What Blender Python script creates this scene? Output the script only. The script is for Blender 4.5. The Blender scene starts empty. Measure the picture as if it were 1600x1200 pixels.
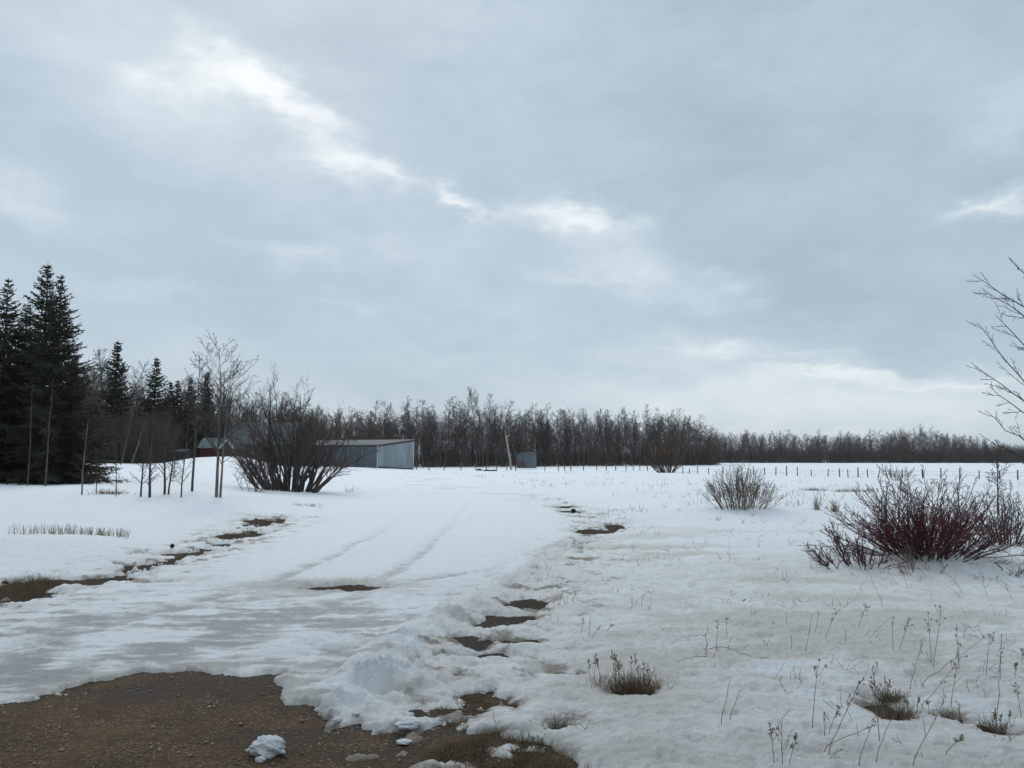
import bpy, math, random
import numpy as np
from mathutils import Vector, Matrix

C = bpy.context.scene.collection
scene = bpy.context.scene
R = math.radians

# ------------------------------------------------------------------ camera
EYE = 1.7
FPX = 1202.0                      # focal length in pixels of the 1600 px wide photograph
PITCH = math.atan(119.0 / FPX)    # horizon at y = 719
cd = bpy.data.cameras.new('camera')
cam = bpy.data.objects.new('camera', cd)
C.objects.link(cam)
cam.location = (0, 0, EYE)
cam.rotation_euler = (math.pi / 2 + PITCH, 0, 0)
cd.sensor_fit = 'HORIZONTAL'
cd.sensor_width = 36.0
cd.lens = 36.0 * FPX / 1600.0
cd.clip_start = 0.05
cd.clip_end = 12000
scene.camera = cam
scene.view_settings.view_transform = 'Standard'
scene.view_settings.look = 'None'
scene.view_settings.exposure = 0.14
scene.view_settings.gamma = 1.0
scene.cycles.max_bounces = 5
scene.cycles.diffuse_bounces = 3
scene.cycles.glossy_bounces = 2
scene.cycles.transmission_bounces = 1
scene.cycles.transparent_max_bounces = 4

SUN_EL, SUN_AZ = R(38), R(-18)    # azimuth from +Y towards +X


def ray(px, py):
    """unit direction in the world of a photograph pixel (used to survey where things stand)"""
    x, y = (px - 800) / FPX, (600 - py) / FPX
    c, s = math.cos(PITCH), math.sin(PITCH)
    v = np.array([x, c - s * y, s + c * y])
    return v / np.linalg.norm(v)


# ------------------------------------------------------------------ world
world = bpy.data.worlds.new('World')
scene.world = world
world.use_nodes = True
nt = world.node_tree
N, L = nt.nodes, nt.links
for n in list(N):
    N.remove(n)


def srgb(*c):
    o = []
    for v in c:
        v = v / 255.0
        o.append(v / 12.92 if v <= 0.04045 else ((v + 0.055) / 1.055) ** 2.4)
    return tuple(o)


def wmath(op, a, b=None, c=None, clamp=False):
    n = N.new('ShaderNodeMath')
    n.operation = op
    n.use_clamp = clamp
    for i, v in enumerate((a, b, c)):
        if v is None:
            continue
        if isinstance(v, (int, float)):
            n.inputs[i].default_value = v
        else:
            L.new(v, n.inputs[i])
    return n.outputs[0]


tc = N.new('ShaderNodeTexCoord')
sep = N.new('ShaderNodeSeparateXYZ')
L.new(tc.outputs['Generated'], sep.inputs[0])
az = wmath('ARCTAN2', sep.outputs[0], sep.outputs[1])
el = wmath('ARCSINE', sep.outputs[2])
comb = N.new('ShaderNodeCombineXYZ')
L.new(az, comb.inputs[0])
L.new(wmath('MULTIPLY', el, 2.2), comb.inputs[1])
comb0 = N.new('ShaderNodeCombineXYZ')
L.new(az, comb0.inputs[0])
L.new(el, comb0.inputs[1])


def wnoise(vec, scale, detail, rough=0.55, dist=0.0):
    n = N.new('ShaderNodeTexNoise')
    n.inputs['Scale'].default_value = scale
    n.inputs['Detail'].default_value = detail
    n.inputs['Roughness'].default_value = rough
    n.inputs['Distortion'].default_value = dist
    L.new(vec, n.inputs['Vector'])
    return n


def vmath(op, a, b):
    n = N.new('ShaderNodeVectorMath')
    n.operation = op
    for i, v in enumerate((a, b)):
        if isinstance(v, tuple):
            n.inputs[i].default_value = v
        else:
            L.new(v, n.inputs[i])
    return n.outputs[0]


warp = wnoise(comb.outputs[0], 9.0, 5, 0.6)
w1 = vmath('SUBTRACT', warp.outputs['Color'], (0.5, 0.5, 0.5))
w2 = vmath('MULTIPLY', w1, (0.17, 0.10, 0.0))
pos = vmath('ADD', comb0.outputs[0], w2)

# breaks in the overcast: photograph position, size, tilt, strength
BLOBS = [
    (320, 108, 60, 30, -12, .50), (405, 122, 48, 26, 12, .62), (470, 176, 62, 20, 26, .50),
    (240, 140, 150, 70, 10, .22), (540, 258, 60, 24, 8, .62), (640, 290, 70, 13, 14, .20),
    (727, 312, 30, 12, 10, .62), (800, 332, 40, 11, 12, .24), (905, 352, 62, 20, 8, .72),
    (975, 395, 90, 34, 20, .26), (1150, 435, 46, 16, 2, .36), (1120, 552, 60, 15, 0, .42),
    (1090, 530, 130, 22, 0, .18), (1340, 584, 100, 8, -2, .36), (1490, 592, 90, 8, 2, .30),
    (1570, 190, 60, 34, 0, .28), (1580, 318, 46, 13, -10, .62), (20, 305, 60, 34, 10, .30),
    (470, 402, 60, 11, 0, .18), (220, 440, 70, 12, 0, .13), (700, 560, 120, 16, 0, .10),
    (850, 60, 220, 60, 10, .08), (1280, 640, 360, 50, 0, .46), (1020, 600, 160, 30, 0, .14), (1000, 432, 70, 20, 15, .26), (880, 425, 60, 10, 0, .16), (560, 470, 60, 9, 0, .12), (600, 385, 60, 10, 5, .12), (1260, 560, 60, 7, 0, .16), (1010, 470, 120, 12, 0, .10), (90, 560, 120, 20, 0, .10), (560, 330, 420, 110, 28, .07),
    (1330, 210, 330, 130, 12, -.08), (350, 300, 170, 60, 10, -.05), (1350, 440, 220, 60, 6, -.05),
]
acc = None
for (bx, by, sx, sy, rot, amp) in BLOBS:
    v = ray(bx, by)
    a0, e0 = math.atan2(v[0], v[1]), math.asin(v[2])
    mp = N.new('ShaderNodeMapping')
    mp.vector_type = 'TEXTURE'
    mp.inputs['Location'].default_value = (a0, e0, 0)
    mp.inputs['Rotation'].default_value = (0, 0, R(-rot))
    mp.inputs['Scale'].default_value = (sx / FPX, sy / FPX, 1)
    L.new(pos, mp.inputs['Vector'])
    dn = N.new('ShaderNodeVectorMath')
    dn.operation = 'DOT_PRODUCT'
    L.new(mp.outputs[0], dn.inputs[0])
    L.new(mp.outputs[0], dn.inputs[1])
    e = wmath('POWER', math.e, wmath('MULTIPLY', dn.outputs['Value'], -0.8))
    acc = wmath('MULTIPLY_ADD', e, amp, acc if acc is not None else 0.0)
streak = wnoise(comb.outputs[0], 3.2, 6, 0.55, 0.4)
fine = wnoise(comb.outputs[0], 11.0, 5, 0.6, 0.3)
acc = wmath('MULTIPLY_ADD', wmath('SUBTRACT', streak.outputs['Fac'], 0.5), 0.66, acc)
acc = wmath('MULTIPLY_ADD', wmath('SUBTRACT', fine.outputs['Fac'], 0.5), 0.30, acc)
acc = wmath('ADD', acc, 0.155, clamp=True)
ramp = N.new('ShaderNodeValToRGB')
er = ramp.color_ramp.elements
er[0].position = 0.0
er[0].color = (*srgb(163, 181, 196), 1)
er[1].position = 1.0
er[1].color = (*srgb(236, 240, 243), 1)
for p, c in ((0.25, srgb(181, 197, 209)), (0.5, srgb(200, 213, 221)), (0.75, srgb(221, 229, 232))):
    m = er.new(p)
    m.color = (*c, 1)
L.new(acc, ramp.inputs[0])
# an overcast sky is brighter overhead than near the horizon
mr = N.new('ShaderNodeMapRange')
mr.interpolation_type = 'SMOOTHSTEP'
mr.inputs['From Min'].default_value = R(33)
mr.inputs['From Max'].default_value = R(80)
mr.inputs['To Min'].default_value = 1.0
mr.inputs['To Max'].default_value = 2.3
L.new(el, mr.inputs['Value'])
sc_ = N.new('ShaderNodeVectorMath')
sc_.operation = 'SCALE'
L.new(ramp.outputs[0], sc_.inputs[0])
L.new(wmath('MULTIPLY', mr.outputs[0], 10.0), sc_.inputs['Scale'])
sky = N.new('ShaderNodeTexSky')
sky.sky_type = 'NISHITA'
sky.sun_disc = False
sky.sun_elevation = SUN_EL
sky.sun_rotation = SUN_AZ
sky.air_density = 1.0
mix = N.new('ShaderNodeMix')
mix.data_type = 'RGBA'
mix.inputs[0].default_value = 0.93
L.new(sky.outputs[0], mix.inputs[6])
L.new(sc_.outputs[0], mix.inputs[7])
bg = N.new('ShaderNodeBackground')
bg.inputs['Strength'].default_value = 0.10
L.new(mix.outputs[2], bg.inputs['Color'])
wo = N.new('ShaderNodeOutputWorld')
L.new(bg.outputs[0], wo.inputs[0])

sd = bpy.data.lights.new('sun', 'SUN')
sd.energy = 0.9
sd.angle = R(14)
sd.color = (1.0, 0.96, 0.91)
sun = bpy.data.objects.new('sun', sd)
C.objects.link(sun)
sdir = Vector((math.sin(SUN_AZ) * math.cos(SUN_EL), math.cos(SUN_AZ) * math.cos(SUN_EL), math.sin(SUN_EL)))
sun.rotation_euler = sdir.to_track_quat('Z', 'Y').to_euler()
sun.location = (0, 0, 40)


# ------------------------------------------------------------------ numpy noise
def _hash(ix, iy, seed):
    h = (ix.astype(np.int64) * 374761393 + iy.astype(np.int64) * 668265263 + seed * 982451653) & 0xFFFFFFFF
    h = ((h ^ (h >> 13)) * 1274126177) & 0xFFFFFFFF
    h = (h ^ (h >> 16)) & 0xFFFFFFFF
    return h / 4294967295.0


def noise(x, y, seed=0):
    x0, y0 = np.floor(x), np.floor(y)
    fx, fy = x - x0, y - y0
    g = 0
    ux, uy = fx * fx * fx * (fx * (fx * 6 - 15) + 10), fy * fy * fy * (fy * (fy * 6 - 15) + 10)

    def grad(i, j):
        a = _hash(x0 + i, y0 + j, seed) * 2 * np.pi
        return np.cos(a) * (fx - i) + np.sin(a) * (fy - j)
    a = grad(0, 0) * (1 - ux) + grad(1, 0) * ux
    b = grad(0, 1) * (1 - ux) + grad(1, 1) * ux
    return (a * (1 - uy) + b * uy) * 1.6


def fbm(x, y, seed=0, octv=4, gain=0.5):
    o, a, s = 0, 1.0, 0.0
    for k in range(octv):
        o = o + a * noise(x * 2 ** k + 17.3 * k, y * 2 ** k - 9.1 * k, seed + k * 31)
        s += a
        a *= gain
    return o / s


def ss(v, a, b):
    t = np.clip((v - a) / (b - a), 0, 1)
    return t * t * (3 - 2 * t)


def ga(v, c, w):
    return np.exp(-((v - c) / w) ** 2)


def flat(px, py, z=0.0):
    v = ray(px, py)
    t = (z - EYE) / v[2]
    return np.array([v[0] * t, v[1] * t])


def seg_dist(x, y, a, b):
    dx, dy = b[0] - a[0], b[1] - a[1]
    l2 = dx * dx + dy * dy + 1e-12
    t = np.clip(((x - a[0]) * dx + (y - a[1]) * dy) / l2, 0, 1)
    return np.hypot(x - a[0] - t * dx, y - a[1] - t * dy)


def line_dist(x, y, pts):
    d = np.full(np.shape(x), 1e9)
    for a, b in zip(pts[:-1], pts[1:]):
        d = np.minimum(d, seg_dist(x, y, a, b))
    return d


def poly_in(x, y, pts):
    """positive inside, metres to the edge"""
    d = line_dist(x, y, list(pts) + [pts[0]])
    ins = np.zeros(np.shape(x), bool)
    n = len(pts)
    for i in range(n):
        (x1, y1), (x2, y2) = pts[i], pts[(i + 1) % n]
        c = ((y1 > y) != (y2 > y)) & (x < (x2 - x1) * (y - y1) / (y2 - y1 + 1e-12) + x1)
        ins ^= c
    return np.where(ins, d, -d)


def W(lst):
    return [flat(a, b) for a, b in lst]


def ell_in(x, y, px, py, wx, wy):
    """melt hole: an ellipse on the ground given by where the photo shows it; wx, wy half sizes in its pixels"""
    c = flat(px, py)
    rx = wx / FPX * c[1]
    y0, y1 = flat(px, py + wy)[1], flat(px, py - wy)[1]
    ry = abs(y1 - y0) / 2
    q = np.hypot((x - c[0]) / rx, (y - c[1]) / ry)
    return (1 - q) * min(rx, ry)


# ------------------------------------------------------------------ terrain
PALE = flat(1160, 806)
REDB = flat(1440, 880)


def macro(x, y):
    r = np.hypot(x, y)
    u = x / np.maximum(y, 2.0)
    rise = (1.90 - .55 * ss(-u, .40, .46)) * ss(y, 46, 86) * ss(-u, .27, .36)
    rise = rise - 0.9 * ss(y, 92, 112) * ss(-u, .27, .36)
    bank = 0.55 * ss(y, 15, 30) * ss(-u, .20, .44)
    z = np.maximum(rise, bank)
    z = z + 0.20 * ga(y, 15.2, 1.6) * ss(-u, .44, .56)
    z = z + 0.80 * np.exp(-((x + 26) / 13) ** 2 - ((y - 108) / 16) ** 2)
    z = z + 0.62 * ss(r, 130, 300)
    z = z + 0.32 * np.exp(-((x - PALE[0]) / 3.4) ** 2 - ((y - PALE[1]) / 2.4) ** 2)
    z = z + 0.20 * np.exp(-((x - REDB[0]) / 2.4) ** 2 - ((y - REDB[1]) / 1.1) ** 2)
    z = z + 0.42 * np.exp(-((x - 13) / 10) ** 2 - ((y - 84) / 9) ** 2)
    z = z + 0.35 * np.exp(-((x + 4.5) / 5) ** 2 - ((y - 52) / 7) ** 2) * 0.4
    z = z + fbm(x / 11.0, y / 11.0, 5, 3) * 0.10 * ss(r, 10, 40)
    return z


DRIVE_L = [(-500, 1130), (0, 962), (100, 925), (230, 886), (330, 850), (430, 818), (500, 785), (548, 765), (590, 747), (560, 736)]
DRIVE_R = [(640, 736), (700, 742), (770, 752), (840, 770), (884, 798), (880, 832), (805, 892), (720, 945), (650, 1000), (580, 1060), (520, 1110), (480, 1160), (300, 1400)]
DRIVE = W(DRIVE_L + DRIVE_R + [(-900, 1400)])
BERM = W([(580, 1058), (600, 1040), (650, 1000), (715, 955), (800, 900), (870, 840)])
TRACKS = [W([(100, 1085), (400, 990), (560, 930), (650, 872), (715, 812), (742, 780), (700, 758)]),
          W([(0, 1012), (250, 952), (400, 918), (510, 872), (600, 828), (652, 798), (660, 772)]),
          W([(-200, 1010), (100, 975), (350, 940), (600, 915), (760, 890)])]
GRAVEL = W([(-900, 1105), (-200, 1092), (0, 1080), (60, 1076), (120, 1060), (215, 1034), (290, 1031), (420, 1040), (436, 1062), (498, 1098),
            (528, 1118), (600, 1122), (640, 1116), (672, 1096), (655, 1078), (700, 1060), (790, 1056), (850, 1068), (842, 1092), (770, 1100),
            (750, 1120), (822, 1128), (880, 1160), (930, 1205), (1040, 1300), (1200, 1500), (-900, 1500)])
DITCH = W([(-300, 990), (0, 938), (60, 922), (90, 908), (190, 897), (260, 874), (330, 852), (400, 826), (440, 813)])
HOLES = [(540, 912, 68, 7), (832, 934, 42, 9), (795, 958, 26, 8), (738, 988, 22, 12), (760, 1014, 28, 7), (805, 988, 20, 4), (735, 1000, 16, 6),
         (655, 1094, 36, 6), (892, 798, 20, 3), (930, 826, 34, 4), (960, 820, 20, 3), (880, 790, 30, 2), (772, 965, 14, 5),
         (900, 1036, 16, 2), (1390, 1098, 24, 9), (985, 1066, 36, 9), (876, 1124, 16, 5), (1550, 1118, 26, 6), (30, 912, 60, 16),
         (300, 862, 34, 3), (372, 836, 36, 3), (408, 818, 30, 2.5), (250, 905, 20, 2)]
HEAPS = [(588, 1060, .20, .13, .19), (640, 1050, .13, .10, .11), (548, 1086, .20, .12, .11), (616, 1080, .09, .06, .08), (500, 1004, .36, .22, .06), (610, 1016, .30, .22, .09), (455, 1012, .30, .16, .035), (655, 985, .30, .3, .07)]
ISLANDS = [(692, 1182, 52, 14), (790, 1150, 26, 4), (600, 1150, 30, 3), (760, 1112, 60, 6), (640, 1126, 14, 4), (30, 1068, 70, 6), (705, 1078, 16, 4)]


STRIP = W([(735, 1020), (770, 985), (830, 940), (900, 870), (930, 815), (870, 785), (820, 772)])


def melt(x, y):
    n1 = fbm(x / 1.1, y / 1.1, 11, 5, .55)
    n2 = fbm(x / .28, y / .28, 61, 4, .6)
    wx = x + 0.25 * fbm(x / .9, y / .9, 71, 3)
    wy = y + 0.25 * fbm(x / .9, y / .9, 81, 3)
    n3 = fbm(x / .09, y / .08, 67, 3, .6)
    fz = .42 + .75 * ss(x, -2.2, -1.0)
    m = poly_in(wx, wy, GRAVEL) + (0.22 * n2 + .15 * n1) * fz + .07 * n3 - .16 * ss(x, -1.1, -.5) * ss(y, 4.6, 5.6)
    dd = line_dist(wx, wy, DITCH)
    wd = 0.24 + 0.22 * ss(-x, 2, 9)
    m = np.maximum(m, (wd - dd) * 0.62 + 0.55 * n1 + 0.46 * n2 + .08 * n3 - 0.09)
    for h in HOLES:
        m = np.maximum(m, ell_in(wx, wy, *h) + 0.13 * n2 + .05 * n3)
    # broken, half melted strip on the right shoulder of the drive
    strip = line_dist(x, y, W([(690, 1085), (735, 1020), (770, 985), (830, 940), (900, 870), (930, 815), (870, 785), (820, 772)]))
    m = np.maximum(m, (0.6 - strip) * 0.25 + 0.34 * n1 + 0.30 * n2 + .06 * n3 - 0.30)
    for h in ISLANDS:
        m = np.minimum(m, -(ell_in(wx, wy, *h) + 0.10 * n2 + .04 * n3))
    return m


def fields(x, y):
    r = np.hypot(x, y)
    M = macro(x, y)
    near = r < 75
    m = np.full(x.shape, -5.0)
    drv = np.full(x.shape, -5.0)
    trk = np.full(x.shape, 5.0)
    brm = np.full(x.shape, 9.0)
    dn = r < 140
    drv[dn] = poly_in(x[dn] + .5 * fbm(x[dn] / 2.5, y[dn] / 2.5, 3, 3), y[dn] + .3 * fbm(x[dn] / 2.5, y[dn] / 2.5, 4, 3), DRIVE)
    m[near] = melt(x[near], y[near])
    for t in TRACKS:
        trk[near] = np.minimum(trk[near], line_dist(x[near] + .10 * fbm(x[near] / 1.3, y[near] / 1.3, 7, 2), y[near], t))
    brm[near] = line_dist(x[near] + .2 * fbm(x[near] / .8, y[near] / .8, 8, 3), y[near], BERM)
    on = ss(drv, -.15, .25)                       # on the drive
    off0 = 1 - on
    front = ss(-(y - 9.5), 0, 4) * on             # thin ice at its near end
    te = 0.085 - 0.038 * ss(-y, -6.9, -5.7) * ss(-x, -.2, .3) * off0 - 0.055 * front - 0.02 * ss(r, 30, 60)
    ew = te * (.9 + 2.2 * np.clip(.5 + fbm(x / .7, y / .7, 19, 3), 0, 1.2) * off0)
    T = np.where(m < 0, te * (1 - np.exp(np.clip(m, -3, 0) / ew)), -np.clip(m, 0, .3) * .5 - .004)
    k = np.clip(T / te, 0, 1)
    off = 1 - on
    lump = fbm(x / .55, y / .42, 21, 5, .55)
    rid = 1 - np.abs(fbm(x / .9, y / .7, 23, 4, .55)) * 2
    fine = fbm(x / .16, y / .16, 27, 4, .6)
    bil = np.abs(fbm(x / .95 + .35 * lump, y / .42, 35, 5, .6))
    bil2 = np.abs(fbm(x / .22, y / .15 + .3 * lump, 37, 4, .6))
    crease = ss(.16 - bil, 0, .16) + .6 * ss(.14 - bil2, 0, .14)
    shoulder = np.exp(-(brm / 1.1) ** 2)
    streaky = fbm(x / .38 + .4 * lump, y / .20, 29, 5, .6)
    d = off * ss(r, 200, 20) * (0.032 * lump + 0.016 * rid * ss(r, 30, 8) + .042 * streaky * ss(r, 40, 10)) + 0.010 * fine * ss(r, 25, 6) + .006 * fbm(x / .055, y / .055, 28, 3, .6) * ss(r, 12, 6)
    d = d + on * (0.016 * fbm(x / .45, y / .22, 33, 5, .6)) * ss(r, 60, 10)
    d = d + shoulder * (0.05 * np.maximum(lump, -.3) + .035 * streaky + .022 * fine)
    bh = (0.15 + 0.12 * noise(x / .5, y / .5, 41)) * np.exp(-(brm / .30) ** 2) * ss(-y, -12, -6.0)
    d = d + np.maximum(bh, 0)
    d = d - 0.022 * np.exp(-(trk / .13) ** 2) * on + .010 * np.exp(-((trk - .26) / .10) ** 2) * on
    d = d - (off * .9 + .25 * on) * ss(r, 26, 8) * (.013 * ss(.16 - bil, 0, .16) + .008 * ss(.14 - bil2, 0, .14))
    cups = np.maximum(0, fbm(x / .34, y / .30, 45, 3)) * ss(x / np.maximum(y, 1), .05, .2) * ss(r, 16, 8)
    d = d - .045 * cups * off
    white = np.zeros_like(x)
    hn = fbm(x / .17, y / .17, 73, 4, .6)
    hn2 = fbm(x / .42, y / .42, 75, 3)
    hc = np.abs(fbm(x / .13 + hn2, y / .11, 77, 4, .6))
    for (px_, py_, rx_h, ry_h, hh_) in HEAPS:
        c_ = flat(px_, py_)
        near_ = (np.abs(x - c_[0]) < 1.2) & (np.abs(y - c_[1]) < 1.2)
        if not near_.any():
            continue
        q_ = np.hypot((x[near_] - c_[0]) / rx_h, (y[near_] - c_[1]) / ry_h) * (1 + .38 * hn2[near_] + .22 * hn[near_])
        g_ = np.exp(-q_ ** 3.2)
        d[near_] = np.maximum(d[near_], d[near_] * .4 + hh_ * g_ * (.80 + 1.1 * np.minimum(hc[near_], .35) + .35 * hn[near_] + .4 * hn2[near_]))
        white[near_] = np.maximum(white[near_], np.exp(-(q_ / 1.15) ** 4))
    T = np.where(T > 0, T + d * k, T)
    T = np.where(m < -.02, np.maximum(T, .006), T)
    T = np.where(T > .02, T - .022 * np.clip(fbm(x / .10, y / .10, 39, 3) - .18, 0, .6) * (shoulder + .3 * off) * ss(r, 14, 7), T)
    G = M - 0.085
    # colour masks of the snow: dirt, ice, staining and darker creases
    n1 = fbm(x / 1.6, y / 1.0, 51, 5, .6)
    n2 = fbm(x / .5, y / .35, 53, 5, .6)
    n3 = fbm(x / 5, y / 2.5, 55, 4, .55)
    n4 = fbm(x / .8, y / .16, 57, 5, .62)
    ice = on * ss(y, 13.5, 8) * ss(n1 * .8 + n2 * .45 + n4 * .7 + .12 + .20 * ss(y, 10, 6), -.20, .62)
    ice = np.maximum(ice, on * np.exp(-(trk / (.13 + .14 * ss(y, 14, 8))) ** 2) * ss(y, 30, 8) * (.62 + n2 * .8 + n4 * .5) * ss(y, 60, 9))
    ice = np.maximum(ice, on * .55 * ss(n3 + .3 * n1, .12, .45) * ss(r, 20, 50))
    ic_ = flat(505, 914)
    ice = np.maximum(ice, np.exp(-((x - ic_[0]) / 1.3) ** 2 - ((y - ic_[1]) / .62) ** 2) * (1.0 + .5 * n4))
    ice = np.clip(ice, 0, 1) * (1 - .9 * white)
    u = x / np.maximum(y, 1)
    stain = off * ss(n3 * 1.0 + .35 * n1 + .12 * n2, -.12, .42) * ss(u, -.1, .12) * ss(r, 26, 12) * 1.0
    stain = np.maximum(stain, off * np.exp(-(brm / 1.3) ** 2) * (.55 + .5 * n2))
    stain = np.maximum(stain, np.exp(np.clip(m, -3, 0) / .28) * (.65 + n2))
    bandL = line_dist(x, y, DITCH)
    strip_ = line_dist(x, y, STRIP)
    stain = np.maximum(stain, np.exp(-(bandL / 1.3) ** 2) * (.45 + .9 * n2))
    stain = np.maximum(stain, off * ss(y, 22, 7) * ss(u, -.2, .1) * (.42 + .5 * n1 + .35 * n4))
    soil = np.exp(np.clip(m, -3, 0) / .16) * ss(n2 + .5 * n4, -.3, .35) * (.35 + .65 * off0)
    soil = np.maximum(soil, np.exp(-(bandL / 1.2) ** 2) * ss(n2 * 1.0 + n1 * .5 + n4 * .7, .0, .4) * 1.0)
    soil = np.maximum(soil, np.exp(-(strip_ / 1.1) ** 2) * off * ss(n2 + .5 * n1 + .6 * n4, .05, .5) * .9)
    soil = np.maximum(soil, np.exp(-(brm / 1.2) ** 2) * off * ss(n2 + .6 * n1, .22, .6) * .6)
    stain = stain + .22 * crease * off * ss(r, 24, 8) * ss(u, -.25, 0)  # colours the snow darker along its creases
    soil = np.clip(soil, 0, 1) * (1 - .8 * white)
    stain = np.clip(stain, 0, 1) * (1 - .65 * white)
    return M, G, T, drv, ice, stain, soil, m


# polar grid round the viewpoint, finer where it is looked at from close by
rs = [0.4, 1.0, 1.7, 2.3, 2.8, 3.2, 3.5]
while rs[-1] < 5000:
    d = rs[-1]
    if d < 45:
        st = min(max(d * .0042, d * d / 1309 * .75), d * .022)
    elif d < 350:
        st = d * .022
    else:
        st = d * .09
    rs.append(d + st)
rs = np.array(rs)
an = np.concatenate([np.linspace(-180, -60, 40, endpoint=False), np.linspace(-60, -37, 60, endpoint=False),
                     np.linspace(-37, 37, 960, endpoint=False), np.linspace(37, 60, 60, endpoint=False), np.linspace(60, 180, 40, endpoint=False)])
an = np.radians(an)
NA, NR = len(an), len(rs)
RR, AA = np.meshgrid(rs, an, indexing='ij')
GX, GY = RR * np.sin(AA), RR * np.cos(AA)
fM, fG, fT, fD, fIce, fStain, fSoil, fMelt = [a.ravel() for a in fields(GX.ravel(), GY.ravel())]
gx, gy = GX.ravel(), GY.ravel()
I, J = np.meshgrid(np.arange(NR - 1), np.arange(NA), indexing='ij')
J2 = (J + 1) % NA
QUADS = np.stack([I * NA + J, I * NA + J2, (I + 1) * NA + J2, (I + 1) * NA + J], -1).reshape(-1, 4)


def grid_normals(z):
    Z = z.reshape(NR, NA)
    P = np.stack([GX, GY, Z], -1)
    da = np.roll(P, -1, 1) - np.roll(P, 1, 1)
    dr = np.gradient(P, axis=0)
    n = np.cross(da, dr)
    n /= np.linalg.norm(n, axis=-1, keepdims=True) + 1e-12
    n[n[..., 2] < 0] *= -1
    return n.reshape(-1, 3)


def tag(o, label=None, cat=None, group=None, kind=None):
    if label:
        o['label'] = label
    if cat:
        o['category'] = cat
    if group:
        o['group'] = group
    if kind:
        o['kind'] = kind
    return o


def np_mesh(name, verts, faces, mat, smooth=True, attrs=None, normals=None, matidx=None):
    """faces: int array (n,3) or (n,4)"""
    me = bpy.data.meshes.new(name)
    k = faces.shape[1]
    me.vertices.add(len(verts))
    me.vertices.foreach_set('co', np.asarray(verts, np.float32).ravel())
    me.loops.add(faces.size)
    me.loops.foreach_set('vertex_index', faces.astype(np.int32).ravel())
    me.polygons.add(len(faces))
    me.polygons.foreach_set('loop_start', np.arange(0, faces.size, k, dtype=np.int32))
    me.polygons.foreach_set('loop_total', np.full(len(faces), k, np.int32))
    if smooth:
        me.polygons.foreach_set('use_smooth', np.ones(len(faces), bool))
    for mt in (mat if isinstance(mat, (list, tuple)) else [mat]):
        me.materials.append(mt)
    if matidx is not None:
        me.polygons.foreach_set('material_index', np.asarray(matidx, np.int32))
    me.update(calc_edges=True)
    for nm, arr in (attrs or {}).items():
        a = me.attributes.new(nm, 'FLOAT', 'POINT')
        a.data.foreach_set('value', np.asarray(arr, np.float32))
    if normals is not None:
        me.normals_split_custom_set_from_vertices(normals)
    return me


def link(name, me, parent=None, loc=None):
    o = bpy.data.objects.new(name, me)
    C.objects.link(o)
    if parent is not None:
        o.parent = parent
    if loc is not None:
        o.location = loc
    return o


def sub(mask, z, attrs, name, mat):
    """cut a set of quads out of the grid as a mesh of its own"""
    q = QUADS[mask]
    used = np.unique(q)
    remap = np.full(NR * NA, -1, np.int64)
    remap[used] = np.arange(len(used))
    v = np.stack([gx[used], gy[used], z[used]], -1)
    nr = grid_normals(z)[used]
    me = np_mesh(name, v, remap[q], mat, True, {k: a[used] for k, a in attrs.items()}, nr)
    return me


# ------------------------------------------------------------------ materials
def new_mat(name):
    m = bpy.data.materials.new(name)
    m.use_nodes = True
    t = m.node_tree
    b = t.nodes['Principled BSDF']
    return m, t, b


def mnode(t, kind, **kw):
    n = t.nodes.new(kind)
    for k, v in kw.items():
        if k in n.inputs:
            if hasattr(v, 'is_linked') or isinstance(v, bpy.types.NodeSocket):
                t.links.new(v, n.inputs[k])
            else:
                n.inputs[k].default_value = v
        else:
            setattr(n, k, v)
    return n


def mixc(t, fac, a, b):
    n = t.nodes.new('ShaderNodeMix')
    n.data_type = 'RGBA'
    for i, v in ((0, fac), (6, a), (7, b)):
        if isinstance(v, bpy.types.NodeSocket):
            t.links.new(v, n.inputs[i])
        elif isinstance(v, tuple):
            n.inputs[i].default_value = (*v[:3], 1)
        else:
            n.inputs[i].default_value = v
    return n.outputs[2]


def tmath(t, op, a, b=0.0, clamp=False):
    n = t.nodes.new('ShaderNodeMath')
    n.operation = op
    n.use_clamp = clamp
    for i, v in enumerate((a, b)):
        if isinstance(v, bpy.types.NodeSocket):
            t.links.new(v, n.inputs[i])
        else:
            n.inputs[i].default_value = v
    return n.outputs[0]


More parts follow.
